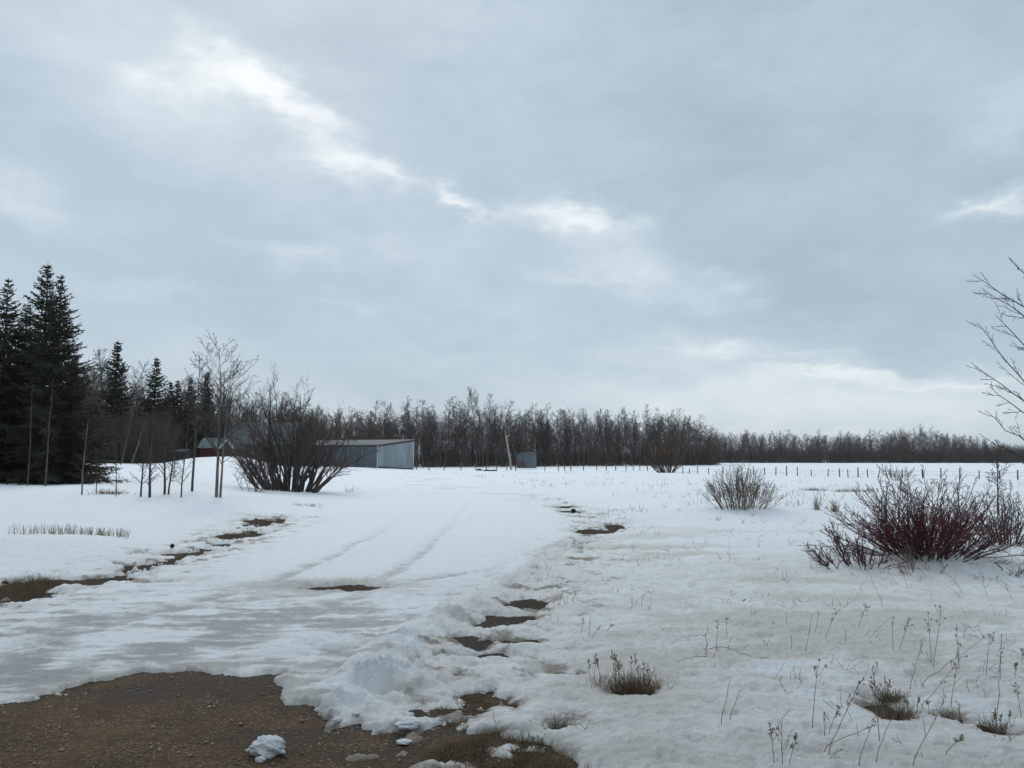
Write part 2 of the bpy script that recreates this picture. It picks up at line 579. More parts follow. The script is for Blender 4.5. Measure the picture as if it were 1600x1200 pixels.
def simple(name, col, rough=0.8, var=0.3, scale=8.0, col2=None, bump=0.0, metal=0.0, bscale=None, space='Object', stretch=None):
    m, t, b = new_mat(name)
    tcn = t.nodes.new('ShaderNodeTexCoord')
    vec = tcn.outputs[space]
    if stretch:
        mp = mnode(t, 'ShaderNodeMapping', Scale=stretch)
        t.links.new(vec, mp.inputs[0])
        vec = mp.outputs[0]
    nz = mnode(t, 'ShaderNodeTexNoise', Scale=scale, Detail=5.0, Roughness=0.6)
    t.links.new(vec, nz.inputs['Vector'])
    c2 = col2 or tuple(c * (1 - var) for c in col)
    rp = mnode(t, 'ShaderNodeValToRGB')
    rp.color_ramp.elements[0].position = .35
    rp.color_ramp.elements[1].position = .65
    rp.color_ramp.elements[0].color = (*c2, 1)
    rp.color_ramp.elements[1].color = (*col, 1)
    t.links.new(nz.outputs['Fac'], rp.inputs[0])
    t.links.new(rp.outputs[0], b.inputs['Base Color'])
    b.inputs['Roughness'].default_value = rough
    b.inputs['Metallic'].default_value = metal
    b.inputs['Specular IOR Level'].default_value = 0.3
    if bump:
        nb = mnode(t, 'ShaderNodeTexNoise', Scale=bscale or scale * 3, Detail=6.0, Roughness=0.65)
        t.links.new(vec, nb.inputs['Vector'])
        bp = mnode(t, 'ShaderNodeBump', Strength=1.0, Distance=bump)
        t.links.new(nb.outputs['Fac'], bp.inputs['Height'])
        t.links.new(bp.outputs[0], b.inputs['Normal'])
    return m


def snow_material(name):
    m, t, b = new_mat(name)
    tcn = t.nodes.new('ShaderNodeTexCoord')
    P = tcn.outputs['Object']
    at = {k: mnode(t, 'ShaderNodeAttribute', attribute_name=k).outputs['Fac'] for k in ('ice', 'stain', 'soil')}
    n1 = mnode(t, 'ShaderNodeTexNoise', Scale=3.0, Detail=8.0, Roughness=0.7)
    n2 = mnode(t, 'ShaderNodeTexNoise', Scale=26.0, Detail=5.0, Roughness=0.7)
    n3 = mnode(t, 'ShaderNodeTexNoise', Scale=0.5, Detail=6.0, Roughness=0.6)
    n4 = mnode(t, 'ShaderNodeTexNoise', Scale=95.0, Detail=2.0, Roughness=0.7)
    for n in (n1, n2, n3, n4):
        t.links.new(P, n.inputs['Vector'])
    clean = mixc(t, tmath(t, 'MULTIPLY_ADD', n3.outputs['Fac'], 1.0), (0.75, 0.76, 0.765), (0.81, 0.818, 0.82))
    # wet grey ice
    mo = t.nodes.new('ShaderNodeMapping')
    mo.inputs['Scale'].default_value = (1.0, 2.2, 1.0)
    t.links.new(P, mo.inputs[0])
    n5 = mnode(t, 'ShaderNodeTexNoise', Scale=6.5, Detail=10.0, Roughness=0.74)
    t.links.new(mo.outputs[0], n5.inputs['Vector'])
    clean = mixc(t, tmath(t, 'MULTIPLY', tmath(t, 'SUBTRACT', n5.outputs['Fac'], .50), 4.0, True), clean, (0.67, 0.665, 0.65))
    icec = mixc(t, n2.outputs['Fac'], (0.22, 0.215, 0.20), (0.52, 0.515, 0.50))
    gi = tmath(t, 'ADD', at['ice'], tmath(t, 'MULTIPLY', tmath(t, 'SUBTRACT', n5.outputs['Fac'], .5), 1.7))
    gi = tmath(t, 'MULTIPLY', tmath(t, 'MULTIPLY', gi, 1.25, True), tmath(t, 'MULTIPLY', at['ice'], 2.2, True), True)
    c = mixc(t, gi, clean, icec)
    st = tmath(t, 'ADD', at['stain'], tmath(t, 'MULTIPLY', tmath(t, 'SUBTRACT', n1.outputs['Fac'], .5), 1.0))
    st = tmath(t, 'MULTIPLY', tmath(t, 'MULTIPLY', st, 1.1, True), tmath(t, 'MULTIPLY', at['stain'], 2.2, True), True)
    c = mixc(t, tmath(t, 'MULTIPLY', st, .8), c, (0.565, 0.515, 0.445))
    so = tmath(t, 'ADD', at['soil'], tmath(t, 'MULTIPLY', tmath(t, 'SUBTRACT', n2.outputs['Fac'], .5), 1.3))
    so = tmath(t, 'MULTIPLY', tmath(t, 'MULTIPLY', tmath(t, 'SUBTRACT', so, .15), 1.6, True), tmath(t, 'MULTIPLY', at['soil'], 2.0, True), True)
    c = mixc(t, tmath(t, 'MULTIPLY', so, .85), c, (0.20, 0.16, 0.12))
    # scattered specks of blown dirt and bark
    sp = tmath(t, 'GREATER_THAN', tmath(t, 'MULTIPLY', n4.outputs['Fac'], tmath(t, 'ADD', .82, tmath(t, 'MULTIPLY', n1.outputs['Fac'], .3))), .735)
    c = mixc(t, tmath(t, 'MULTIPLY', sp, tmath(t, 'ADD', .18, at['stain'], True)), c, (0.16, 0.12, 0.09))
    t.links.new(c, b.inputs['Base Color'])
    rg = tmath(t, 'SUBTRACT', .75, tmath(t, 'MULTIPLY', gi, .42))
    t.links.new(rg, b.inputs['Roughness'])
    b.inputs['Specular IOR Level'].default_value = 0.35
    nb = mnode(t, 'ShaderNodeTexNoise', Scale=11.0, Detail=10.0, Roughness=0.76)
    t.links.new(mo.outputs[0], nb.inputs['Vector'])
    bp = mnode(t, 'ShaderNodeBump', Strength=1.0, Distance=0.05)
    t.links.new(nb.outputs['Fac'], bp.inputs['Height'])
    t.links.new(bp.outputs[0], b.inputs['Normal'])
    return m


def ground_material():
    m, t, b = new_mat('wet gravel and earth')
    tcn = t.nodes.new('ShaderNodeTexCoord')
    P = tcn.outputs['Object']
    grassy = mnode(t, 'ShaderNodeAttribute', attribute_name='grassy').outputs['Fac']
    n1 = mnode(t, 'ShaderNodeTexNoise', Scale=1.6, Detail=7.0, Roughness=0.65)
    n2 = mnode(t, 'ShaderNodeTexNoise', Scale=34.0, Detail=6.0, Roughness=0.75)
    vo = mnode(t, 'ShaderNodeTexVoronoi', Scale=60.0)
    vo2 = mnode(t, 'ShaderNodeTexVoronoi', Scale=17.0)
    for n in (n1, n2, vo, vo2):
        t.links.new(P, n.inputs['Vector'])
    rp = mnode(t, 'ShaderNodeValToRGB')
    e = rp.color_ramp.elements
    e[0].position, e[0].color = .34, (0.042, 0.026, 0.014, 1)
    e[1].position, e[1].color = .68, (0.105, 0.066, 0.036, 1)
    t.links.new(n1.outputs['Fac'], rp.inputs[0])
    c = mixc(t, tmath(t, 'MULTIPLY', tmath(t, 'SUBTRACT', n2.outputs['Fac'], .42), 2.0, True), rp.outputs[0], (0.14, 0.088, 0.048))
    sepc = t.nodes.new('ShaderNodeSeparateColor')
    t.links.new(vo.outputs['Color'], sepc.inputs[0])
    st = tmath(t, 'GREATER_THAN', sepc.outputs[0], .80)
    c = mixc(t, tmath(t, 'MULTIPLY', st, tmath(t, 'MULTIPLY', n1.outputs['Fac'], .7)), c, (0.20, 0.15, 0.105))
    st2 = tmath(t, 'GREATER_THAN', sepc.outputs[1], .86)
    c = mixc(t, tmath(t, 'MULTIPLY', st2, .6), c, (0.04, 0.034, 0.03))
    c = mixc(t, tmath(t, 'MULTIPLY', grassy, .8), c, (0.050, 0.036, 0.022))
    mud = mnode(t, 'ShaderNodeAttribute', attribute_name='mud').outputs['Fac']
    c = mixc(t, tmath(t, 'MULTIPLY', mud, .85), c, (0.030, 0.020, 0.013))
    wet = mnode(t, 'ShaderNodeAttribute', attribute_name='wet').outputs['Fac']
    c = mixc(t, tmath(t, 'MULTIPLY', wet, .6), c, (0.028, 0.022, 0.017))
    t.links.new(c, b.inputs['Base Color'])
    rr = tmath(t, 'ADD', .62, tmath(t, 'MULTIPLY', n1.outputs['Fac'], .5))
    rr = tmath(t, 'SUBTRACT', rr, tmath(t, 'MULTIPLY', wet, .12))
    t.links.new(rr, b.inputs['Roughness'])
    b.inputs['Specular IOR Level'].default_value = 0.10
    h = tmath(t, 'ADD', tmath(t, 'MULTIPLY', vo.outputs['Distance'], -.55), tmath(t, 'MULTIPLY', n2.outputs['Fac'], .9))
    h = tmath(t, 'ADD', h, tmath(t, 'MULTIPLY', vo2.outputs['Distance'], -.35))
    bp = mnode(t, 'ShaderNodeBump', Strength=1.0, Distance=0.016)
    t.links.new(h, bp.inputs['Height'])
    t.links.new(bp.outputs[0], b.inputs['Normal'])
    return m


M_SNOW = snow_material('old snow')
M_GROUND = ground_material()
M_BARK = simple('grey brown bark', (0.105, 0.088, 0.074), .9, .45, 3.0)
M_TWIG = simple('dark twigs', (0.100, 0.077, 0.062), .9, .4, 1.5)
M_TWIG_L = simple('pale grey twigs', (0.20, 0.18, 0.155), .9, .4, 1.5)
M_PALEB = simple('pale brown stems', (0.26, 0.215, 0.165), .9, .45, 2)
M_ASPEN = simple('aspen bark', (0.135, 0.122, 0.105), .9, .6, 1.3, stretch=(1, 1, .35))
M_SAP = simple('smooth dark sapling bark', (0.085, 0.066, 0.058), .85, .4, 5)
M_BIRCH = simple('light grey bark', (0.19, 0.165, 0.14), .85, .5, 4, stretch=(1, 1, .3))
M_RED = simple('red dogwood bark', (0.125, 0.026, 0.026), .7, .5, 6)
M_REDBR = simple('brown red stems', (0.085, 0.050, 0.042), .7, .4, 6)
M_WILLOWTIP = simple('orange brown willow twigs', (0.13, 0.080, 0.038), .8, .5, 1.2)
M_STRAW = simple('straw coloured grass', (0.34, 0.25, 0.14), .9, .5, 9)
M_WEED = simple('dead brown weed', (0.225, 0.168, 0.115), .9, .4, 9)
M_GRASSB = simple('matted brown grass', (0.20, 0.135, 0.075), .9, .55, 7)
M_NEEDLE = simple('spruce needles', (0.036, 0.042, 0.020), .8, .6, .8)
M_SPBARK = simple('spruce bark', (0.07, 0.055, 0.045), .95, .4, 6)
M_STONE = simple('pebbles', (0.27, 0.225, 0.175), .7, .72, 4.5)
M_POST = simple('weathered fence post', (0.12, 0.105, 0.09), .9, .5, 6, stretch=(1, 1, .2))
M_WIRE = simple('rusty wire', (0.12, 0.10, 0.09), .6, .3, 4)
M_DEADWOOD = simple('bleached wood', (0.42, 0.39, 0.34), .9, .4, 2, stretch=(1, 1, .3))
M_ROT = simple('wet dark wood', (0.03, 0.025, 0.02), .8, .4, 6)


# ------------------------------------------------------------------ lay the ground and the snow
qT = fT[QUADS]
qM = qT.max(1)
keep = qM > -.05
qD = fD[QUADS].mean(1)
grassy = ss(fbm(gx / .5, gy / .5, 91, 3), -.3, .3) * np.maximum(ss(gx, -.35, .25) * ss(-gy, -7.5, -5.5), ss(-gx, 4.5, 6.5) * ss(gy, 7, 9))
gin = np.full(gx.shape, -9.0)
nr_ = np.hypot(gx, gy) < 60
gin[nr_] = poly_in(gx[nr_], gy[nr_], GRAVEL)
mud = ss(gin, .05, -.10)
wetp = ss(fbm(gx / .9, gy / .5, 97, 4) + .9 * np.exp(-((gx + 2.6) / .9) ** 2 - ((gy - 6.25) / .35) ** 2) + .7 * np.exp(-((gx + 1.62) / .16) ** 2 - ((gy - 5.28) / .05) ** 2), .18, .5)
wetp = np.maximum(wetp, np.exp(-((fMelt - .04) / .08) ** 2) * .9)
ground_me = sub(np.ones(len(QUADS), bool), fG + .012 * fbm(gx / .35, gy / .35, 95, 4) * ss(np.hypot(gx, gy), 30, 10), {'grassy': grassy, 'mud': mud, 'wet': wetp}, 'ground', M_GROUND)
tag(link('ground', ground_me), kind='structure', label='wet brown gravel and bare earth beneath the melting snow')
sz = fG + fT
at = {'ice': fIce, 'stain': fStain, 'soil': fSoil}
tag(link('snow_driveway', sub(keep & (qD > 0), sz, at, 'snow_driveway', M_SNOW)), kind='structure', label='packed snow and grey ice on the curving driveway')
tag(link('snow_field', sub(keep & (qD <= 0), sz, at, 'snow_field', M_SNOW)), kind='structure', label='old crusted snow lying over the open field')


def Z(x, y):
    """top of snow or bare ground"""
    x = np.atleast_1d(np.asarray(x, float))
    y = np.atleast_1d(np.asarray(y, float))
    M_, G_, T_, *_r = fields(x, y)
    return np.where(T_ > 0, G_ + T_, G_)


def zz(x, y):
    return float(Z(x, y)[0])


def hit(px, py, tmax=600):
    """where the sight line of a photograph pixel meets the snow"""
    v = ray(px, py)
    t = np.concatenate([np.linspace(3, 60, 600), np.geomspace(60.1, tmax, 500)])
    z = macro(v[0] * t, v[1] * t)
    hh = EYE + v[2] * t
    k = np.nonzero(hh <= z)[0]
    i = k[0] if len(k) else len(t) - 1
    x, y = v[0] * t[i], v[1] * t[i]
    return np.array([x, y, zz(x, y)])


def xcol(px, y, py=715):
    v = ray(px, py)
    return v[0] / v[1] * y


def at_dist(px, y):
    """ground point at forward distance y below photograph column px"""
    x = xcol(px, y, 721)
    z = float(macro(np.array([x]), np.array([y]))[0])
    x = xcol(px, y, 719 + (EYE - z) * FPX / y)
    return np.array([x, y, zz(x, y)])


def z_of(py, y):
    """height of a photograph row at forward distance y"""
    v = ray(800, py)
    return EYE + v[2] / v[1] * y


# ------------------------------------------------------------------ tube builder
class Tubes:
    def __init__(self):
        self.b = {}

    def add(self, pts, rad, sides=3):
        k = (len(pts), sides)
        self.b.setdefault(k, ([], []))
        self.b[k][0].append(pts)
        self.b[k][1].append(rad)

    def arrays(self):
        V, F, o = [], [], 0
        for (n, s), (P, Rd) in self.b.items():
            P = np.array(P, float)
            Rd = np.array(Rd, float)
            t = np.gradient(P, axis=1)
            t /= np.linalg.norm(t, axis=-1, keepdims=True) + 1e-9
            mt = t.mean(1)
            ref = np.where((np.abs(mt[:, 2]) > .75)[:, None], np.array([1., 0, 0]), np.array([0, 0, 1.]))[:, None, :]
            a = np.cross(t, ref)
            a /= np.linalg.norm(a, axis=-1, keepdims=True) + 1e-9
            b = np.cross(t, a)
            ang = np.arange(s) * 2 * np.pi / s
            ring = P[:, :, None, :] + Rd[:, :, None, None] * (a[:, :, None, :] * np.cos(ang)[None, None, :, None] + b[:, :, None, :] * np.sin(ang)[None, None, :, None])
            m = len(P)
            V.append(ring.reshape(-1, 3))
            base = (np.arange(m) * n * s)[:, None, None]
            i = (np.arange(n - 1) * s)[None, :, None]
            j = np.arange(s)[None, None, :]
            j2 = (j + 1) % s
            q = np.stack([base + i + j, base + i + s + j, base + i + s + j2, base + i + j2], -1).reshape(-1, 4)
            F.append(q + o)
            o += m * n * s
        return np.concatenate(V), np.concatenate(F)

    def mesh(self, name, mat, smooth=True):
        v, f = self.arrays()
        return np_mesh(name, v, f, mat, smooth)


def nrm(v):
    return v / (math.sqrt(v[0] * v[0] + v[1] * v[1] + v[2] * v[2]) + 1e-9)


def grow(rg, p, d, ln, n, wander, up=0.0):
    pts = [p]
    d = nrm(d)
    st = ln / (n - 1)
    for i in range(n - 1):
        d = nrm(d + rg.normal(0, wander, 3) + np.array([0, 0, up]))
        pts.append(pts[-1] + d * st)
    return np.array(pts)


def taper(r0, r1, n, p=1.0):
    t = np.linspace(0, 1, n) ** p
    return r0 + (r1 - r0) * t


def side_dir(rg, axis, ang, phi=None):
    """unit vector at angle ang from axis"""
    axis = nrm(axis)
    ref = np.array([0, 0, 1.]) if abs(axis[2]) < .9 else np.array([1., 0, 0])
    a = nrm(np.cross(axis, ref))
    b = np.cross(axis, a)
    phi = rg.uniform(0, 2 * math.pi) if phi is None else phi
    return axis * math.cos(ang) + (a * math.cos(phi) + b * math.sin(phi)) * math.sin(ang)


def ramify(rg, T, pts, rad, lv, spec):
    """side branches off a polyline, recursively. spec[lv]=(count,angle,len factor,n,wander,up,sides,rad factor)"""
    if lv >= len(spec):
        return
    cnt, ang, lf, n, wan, up, sides, rf, t0 = spec[lv]
    c = cnt if isinstance(cnt, int) else rg.integers(cnt[0], cnt[1] + 1)
    L_ = np.linalg.norm(pts[-1] - pts[0])
    for k in range(c):
        t = t0 + (1 - t0) * (k + rg.uniform(0, 1)) / c * .97
        f = t * (len(pts) - 1)
        i = min(int(f), len(pts) - 2)
        p = pts[i] + (pts[i + 1] - pts[i]) * (f - i)
        ax = pts[i + 1] - pts[i]
        ln = L_ * lf * (1.15 - .75 * t) * rg.uniform(.6, 1.25)
        if ln < .02:
            continue
        d = side_dir(rg, ax, math.radians(ang) * rg.uniform(.7, 1.3))
        q = grow(rg, p, d, ln, n, wan, up)
        r0 = (rad[i] * (1 - f + i) + rad[i + 1] * (f - i)) * rf
        rr = taper(r0, max(r0 * .3, .0012), n)
        T.add(q, rr, sides)
        ramify(rg, T, q, rr, lv + 1, spec)


# ------------------------------------------------------------------ trees
def bare_tree(seed, h, r0, spec, t0=.3, nb=40, blen=.28, bang=42, lean=.02, sides=6, wander=.035, minr=.012, top=None):
    rg = np.random.default_rng(seed)
    tr, cr = Tubes(), Tubes()
    n = 12
    pts = grow(rg, np.zeros(3), np.array([rg.normal(0, lean), rg.normal(0, lean), 1]), h, n, wander, .05)
    pts[0][2] = -.4
    rad = taper(r0, minr, n, .9)
    tr.add(pts, rad, sides)
    for k in range(nb):
        t = t0 + (1 - t0) * ((k + rg.uniform(0, 1)) / nb) ** .9 * .98
        f = t * (n - 1)
        i = min(int(f), n - 2)
        p = pts[i] + (pts[i + 1] - pts[i]) * (f - i)
        ln = h * blen * (1.12 - t) ** .8 * rg.uniform(.55, 1.2)
        d = side_dir(rg, np.array([0, 0, 1.]), math.radians(bang) * rg.uniform(.75, 1.35))
        q = grow(rg, p, d, ln, 5, .16, .03)
        rr0 = max((rad[i]) * .42, minr * .9)
        rr = taper(rr0, minr * .45, 5)
        cr.add(q, rr, 3)
        ramify(rg, cr, q, rr, 0, spec)
    return tr, cr


FAR_SPEC = [((6, 9), 42, .50, 3, .15, .05, 3, .62, .15), ((4, 6), 40, .55, 2, .1, .04, 3, .75, .2)]
MASS_SPEC = [((6, 9), 42, .55, 3, .15, .05, 3, .8, .15)]


def fix_minr(tb, r):
    for k, (P, Rd) in tb.b.items():
        for i in range(len(Rd)):
            Rd[i] = np.maximum(Rd[i], r)


far_protos = []
for s in range(9):
    tr, cr = bare_tree(100 + s, 13.0, .13, FAR_SPEC, t0=.22 + .05 * (s % 3), nb=26 + 3 * (s % 4), blen=.32 + .04 * (s % 3), bang=42 + 5 * (s % 4), lean=.06, sides=5, wander=.06, minr=.022)
    fix_minr(cr, .008)
    far_protos.append((tr.mesh('trunk', M_BARK if s % 3 else M_ASPEN), cr.mesh('crown', M_TWIG)))
mass_protos = []
for s in range(7):
    tr, cr = bare_tree(200 + s, 13.0, .11, MASS_SPEC, t0=.2, nb=22, blen=.33, bang=46, lean=.07, sides=3, wander=.07, minr=.02)
    fix_minr(cr, .013)
    mass_protos.append((tr.arrays(), cr.arrays()))


def brush_arrays(seed, h, w, stems, minr=.012):
    rg = np.random.default_rng(seed)
    t = Tubes()
    for k in range(stems):
        p = np.array([rg.normal(0, w * .25), rg.normal(0, w * .25), -.2])
        q = grow(rg, p, np.array([rg.normal(0, .35), rg.normal(0, .35), 1]), h * rg.uniform(.6, 1.1), 4, .12, .04)
        rr = taper(minr * 1.8, minr, 4)
        t.add(q, rr, 3)
        ramify(rg, t, q, rr, 0, [((5, 8), 35, .42, 2, .1, .05, 3, 1.0, .2)])
    return t


brushes = [brush_arrays(300 + s, 3.6, 2.6, 20).arrays() for s in range(4)]


def scatter_mass(name, items, label):
    """items: list of (proto index or ('b',i), x, y, z, rot, sx, sz) merged to one object"""
    V, F, MI, o = [], [], [], 0
    for it in items:
        k, x, y, z, rot, sx, sz_ = it
        parts = [(brushes[k[1]], 1)] if isinstance(k, tuple) else [(mass_protos[k][0], 0), (mass_protos[k][1], 1)]
        c, s = math.cos(rot), math.sin(rot)
        for (v, f), mi in parts:
            w = np.empty_like(v)
            w[:, 0] = (v[:, 0] * c - v[:, 1] * s) * sx + x
            w[:, 1] = (v[:, 0] * s + v[:, 1] * c) * sx + y
            w[:, 2] = v[:, 2] * sz_ + z
            V.append(w)
            F.append(f + o)
            MI.append(np.full(len(f), mi))
            o += len(v)
    me = np_mesh(name, np.concatenate(V), np.concatenate(F), [M_BARK, M_TWIG], False, matidx=np.concatenate(MI))
    return tag(link(name, me), label=label, kind='stuff', cat='woods')


rgw = np.random.default_rng(7)


def place_far(px, y, top_py, label, group, jitter=.08):
    p = at_dist(px, y)
    h = z_of(top_py, y) - p[2]
    h *= 1 + rgw.normal(0, jitter)
    k = int(rgw.integers(len(far_protos)))
    r = link('bare_tree', None)
    r.location = p
    r.rotation_euler = (0, 0, rgw.uniform(0, 6.28))
    s = h / 13.0
    sw = s * rgw.uniform(.8, 1.15)
    r.scale = (sw, sw, s)
    tag(r, label, 'tree', group)
    link('trunk', far_protos[k][0], r)
    link('crown', far_protos[k][1], r)
    return r


def prof(px, P):
    return float(np.interp(px, [a for a, b in P], [b for a, b in P]))


TOP_C = [(380, 600), (440, 615), (480, 626), (520, 640), (560, 634), (600, 640), (640, 632), (690, 634), (720, 622), (745, 612), (772, 614), (790, 634), (850, 628), (890, 634),
         (950, 640), (1000, 636), (1050, 640), (1090, 652), (1125, 668)]
TOP_R = [(1100, 674), (1180, 672), (1240, 674), (1300, 676), (1380, 674), (1420, 668), (1470, 670), (1520, 680), (1560, 690), (1600, 692), (1760, 690)]
TOP_L = [(-60, 560), (100, 560), (130, 545), (160, 560), (200, 575), (250, 590), (300, 590), (350, 596), (420, 612), (470, 625)]

# centre wood: front row of single trees
def yC(px):
    return float(np.interp(px, [440, 700, 1120], [150, 172, 205]))
def yR(px):
    return float(np.interp(px, [1090, 1700], [300, 285]))

def secC(px):
    for lim, tx in ((560, 'behind the willow clump'), (650, 'behind the metal shed'), (735, 'just right of the metal shed'), (790, 'left of the leaning bleached trunk'),
                    (850, 'behind the little arched shed'), (930, 'right of the little arched shed'), (1010, 'left of the round dark bush'), (1075, 'behind the round dark bush'), (2000, 'at its right end')):
        if px < lim:
            return 'slim bare aspen in the front row of the wood, ' + tx


def secR(px):
    for lim, tx in ((1215, 'above the pale dome bush'), (1330, 'between the pale dome bush and the red bush'), (1450, 'above the left half of the large red bush'), (1560, 'above the right half of the large red bush'), (2000, 'at the right edge')):
        if px < lim:
            return 'small bare aspen in the distant treeline ' + tx


def secL(px):
    for lim, tx in ((200, 'beside the first distant spruce'), (300, 'among the middle distant spruces'), (380, 'behind the farm house'), (1000, 'behind the willow clump')):
        if px < lim:
            return 'tall bare poplar in the wood ' + tx


for k in range(125):
    px = 455 + (1122 - 455) * (k + rgw.uniform(-.4, .4)) / 125
    place_far(px, yC(px) + rgw.uniform(0, 12), prof(px, TOP_C) + rgw.choice([0, 0, 6, 14, 22]), secC(px), 'front wood: ' + secC(px))
for k in range(105):
    px = 1112 + (1640 - 1112) * (k + rgw.uniform(-.4, .4)) / 105
    place_far(px, yR(px) + rgw.uniform(0, 14), prof(px, TOP_R) + rgw.choice([0, 2, 5, 8]), secR(px), 'distant treeline: ' + secR(px))
for k in range(60):
    px = 105 + (480 - 105) * (k + rgw.uniform(-.4, .4)) / 60
    place_far(px, rgw.uniform(108, 122), prof(px, TOP_L) + rgw.choice([0, 8, 18, 30]), secL(px), 'farm wood: ' + secL(px))

items = []
for k in range(620):
    px = rgw.uniform(430, 1124)
    dy = 8 + 55 * rgw.uniform(0, 1) ** 1.2
    y = yC(px) + dy
    p = at_dist(px, y)
    h = z_of(prof(px, TOP_C) + 4, y) - p[2]
    h = min(h, 15) * rgw.uniform(.72, 1.0)
    items.append((int(rgw.integers(7)), *p, rgw.uniform(0, 6.28), h / 13 * rgw.uniform(.8, 1.2), h / 13))
for k in range(520):
    px = rgw.uniform(430, 1122)
    y = yC(px) + rgw.uniform(3, 45)
    p = at_dist(px, y)
    items.append((('b', int(rgw.integers(4))), *p, rgw.uniform(0, 6.28), rgw.uniform(.9, 1.5), rgw.uniform(.8, 1.7)))
scatter_mass('woods', items, 'dense bare wood behind the first row of aspens across the field')
items = []
for k in range(520):
    px = rgw.uniform(1108, 1700)
    y = yR(px) + 10 + rgw.uniform(0, 60)
    p = at_dist(px, y)
    h = (z_of(prof(px, TOP_R) + 2, y) - p[2]) * rgw.uniform(.78, 1.0)
    items.append((int(rgw.integers(7)), *p, rgw.uniform(0, 6.28), h / 13 * rgw.uniform(.9, 1.4), h / 13))
for k in range(420):
    px = rgw.uniform(1108, 1700)
    p = at_dist(px, yR(px) + rgw.uniform(2, 40))
    items.append((('b', int(rgw.integers(4))), *p, rgw.uniform(0, 6.28), rgw.uniform(1.2, 2.0), rgw.uniform(1.0, 2.2)))
scatter_mass('woods', items, 'far low band of bare trees along the right horizon')
items = []
for k in range(460):
    px = rgw.uniform(-80, 480)
    y = rgw.uniform(112, 160)
    p = at_dist(px, y)
    h = (z_of(prof(px, TOP_L) + 12, y) - p[2]) * rgw.uniform(.55, .98)
    items.append((int(rgw.integers(7)), *p, rgw.uniform(0, 6.28), h / 13 * rgw.uniform(.7, 1.0), h / 13))
for k in range(420):
    px = rgw.uniform(60, 480)
    p = at_dist(px, rgw.uniform(86, 99) if px < 255 else rgw.uniform(108, 130))
    items.append((('b', int(rgw.integers(4))), *p, rgw.uniform(0, 6.28), rgw.uniform(.8, 1.3), rgw.uniform(.8, 2.0)))
scatter_mass('woods', items, 'tangled bare wood closing in behind the farm sheds')


# spruces
def spruce(seed, h, rmax, whorls, per, shoots, skirt=.03, r_sh=.03, power=.85):
    rg = np.random.default_rng(seed)
    tr, cr = Tubes(), Tubes()
    n = 10
    pts = grow(rg, np.array([0, 0, 0.]), np.array([0, 0, 1.]), h, n, .008, .1)
    pts[0][2] = -.5
    tr.add(pts, taper(h * .014, .012, n), 8)
    for w in range(whorls):
        t = skirt + (1 - skirt) * (w + rg.uniform(0, .6)) / whorls
        t = min(t, .995)
        z = t * h
        c = np.array([np.interp(z, pts[:, 2], pts[:, 0]), np.interp(z, pts[:, 2], pts[:, 1]), z])
        rad = rmax * (1 - t) ** power * (1 + .1 * math.sin(t * 23 + seed)) + .12
        m = per if t < .85 else max(4, per - 2)
        ph = rg.uniform(0, 6.28)
        for k in range(m):
            a = ph + k * 6.283 / m + rg.normal(0, .22)
            ln = rad * (rg.uniform(.45, 1.25) if rg.uniform() > .15 else rg.uniform(.2, .5))
            if rg.uniform() < .06:
                ln *= .5
            slope = -.42 + 1.0 * t + rg.normal(0, .15)
            nn = 5
            d = np.array([math.cos(a), math.sin(a), slope])
            q = grow(rg, c.copy(), d, ln, nn, .05, .055)
            cr.add(q, taper(.012 + ln * .008, .006, nn), 3)
            ns = max(4, int(shoots * ln / rmax * 1.2))
            for s in range(ns):
                tt = .12 + .88 * (s + rg.uniform(0, 1)) / ns
                f = tt * (nn - 1)
                i = min(int(f), nn - 2)
                p = q[i] + (q[i + 1] - q[i]) * (f - i)
                ax = nrm(q[i + 1] - q[i])
                sdv = nrm(np.cross(ax, np.array([0, 0, 1.]))) * (1 if s % 2 else -1)
                dd = ax * rg.uniform(.4, 1.0) + sdv * rg.uniform(.3, 1.1) + np.array([0, 0, rg.uniform(-.55, .30)])
                l2 = (.16 + .26 * ln * (1.1 - tt)) * rg.uniform(.6, 1.3)
                l2 = min(l2, .75)
                qq = grow(rg, p, dd, l2, 3, .08, -.03)
                cr.add(qq, np.array([r_sh * .7, r_sh, r_sh * .12]) * rg.uniform(.8, 1.25), 3)
                if l2 > .3:
                    for e in range(2):
                        ps = qq[0] + (qq[2] - qq[0]) * rg.uniform(.2, .8)
                        de = side_dir(rg, qq[2] - qq[0], .8)
                        qe = grow(rg, ps, de, l2 * .45, 3, .05, -.02)
                        cr.add(qe, np.array([r_sh * .6, r_sh * .85, r_sh * .1]), 3)
            # tip
            qq = grow(rg, q[-1], q[-1] - q[-2], .16, 3, .03, .05)
            cr.add(qq, np.array([r_sh * .7, r_sh * .8, .002]), 3)
    cr.add(grow(rg, np.array([pts[-1][0], pts[-1][1], h - .3]), np.array([0, 0, 1.]), .55, 3, .02, 0), np.array([.03, .03, .003]), 3)
    return tr, cr


def add_spruce(pro, px, y, top_py, wfac, label, group=None, rot=0):
    p = at_dist(px, y)
    h = z_of(top_py, y) - p[2]
    r = link('spruce_tree', None)
    r.location = p
    r.rotation_euler = (0, 0, rot)
    s = h / pro[2]
    r.scale = (s * wfac, s * wfac, s)
    tag(r, label, 'tree', group)
    link('trunk', pro[0], r)
    link('crown', pro[1], r)
    return r


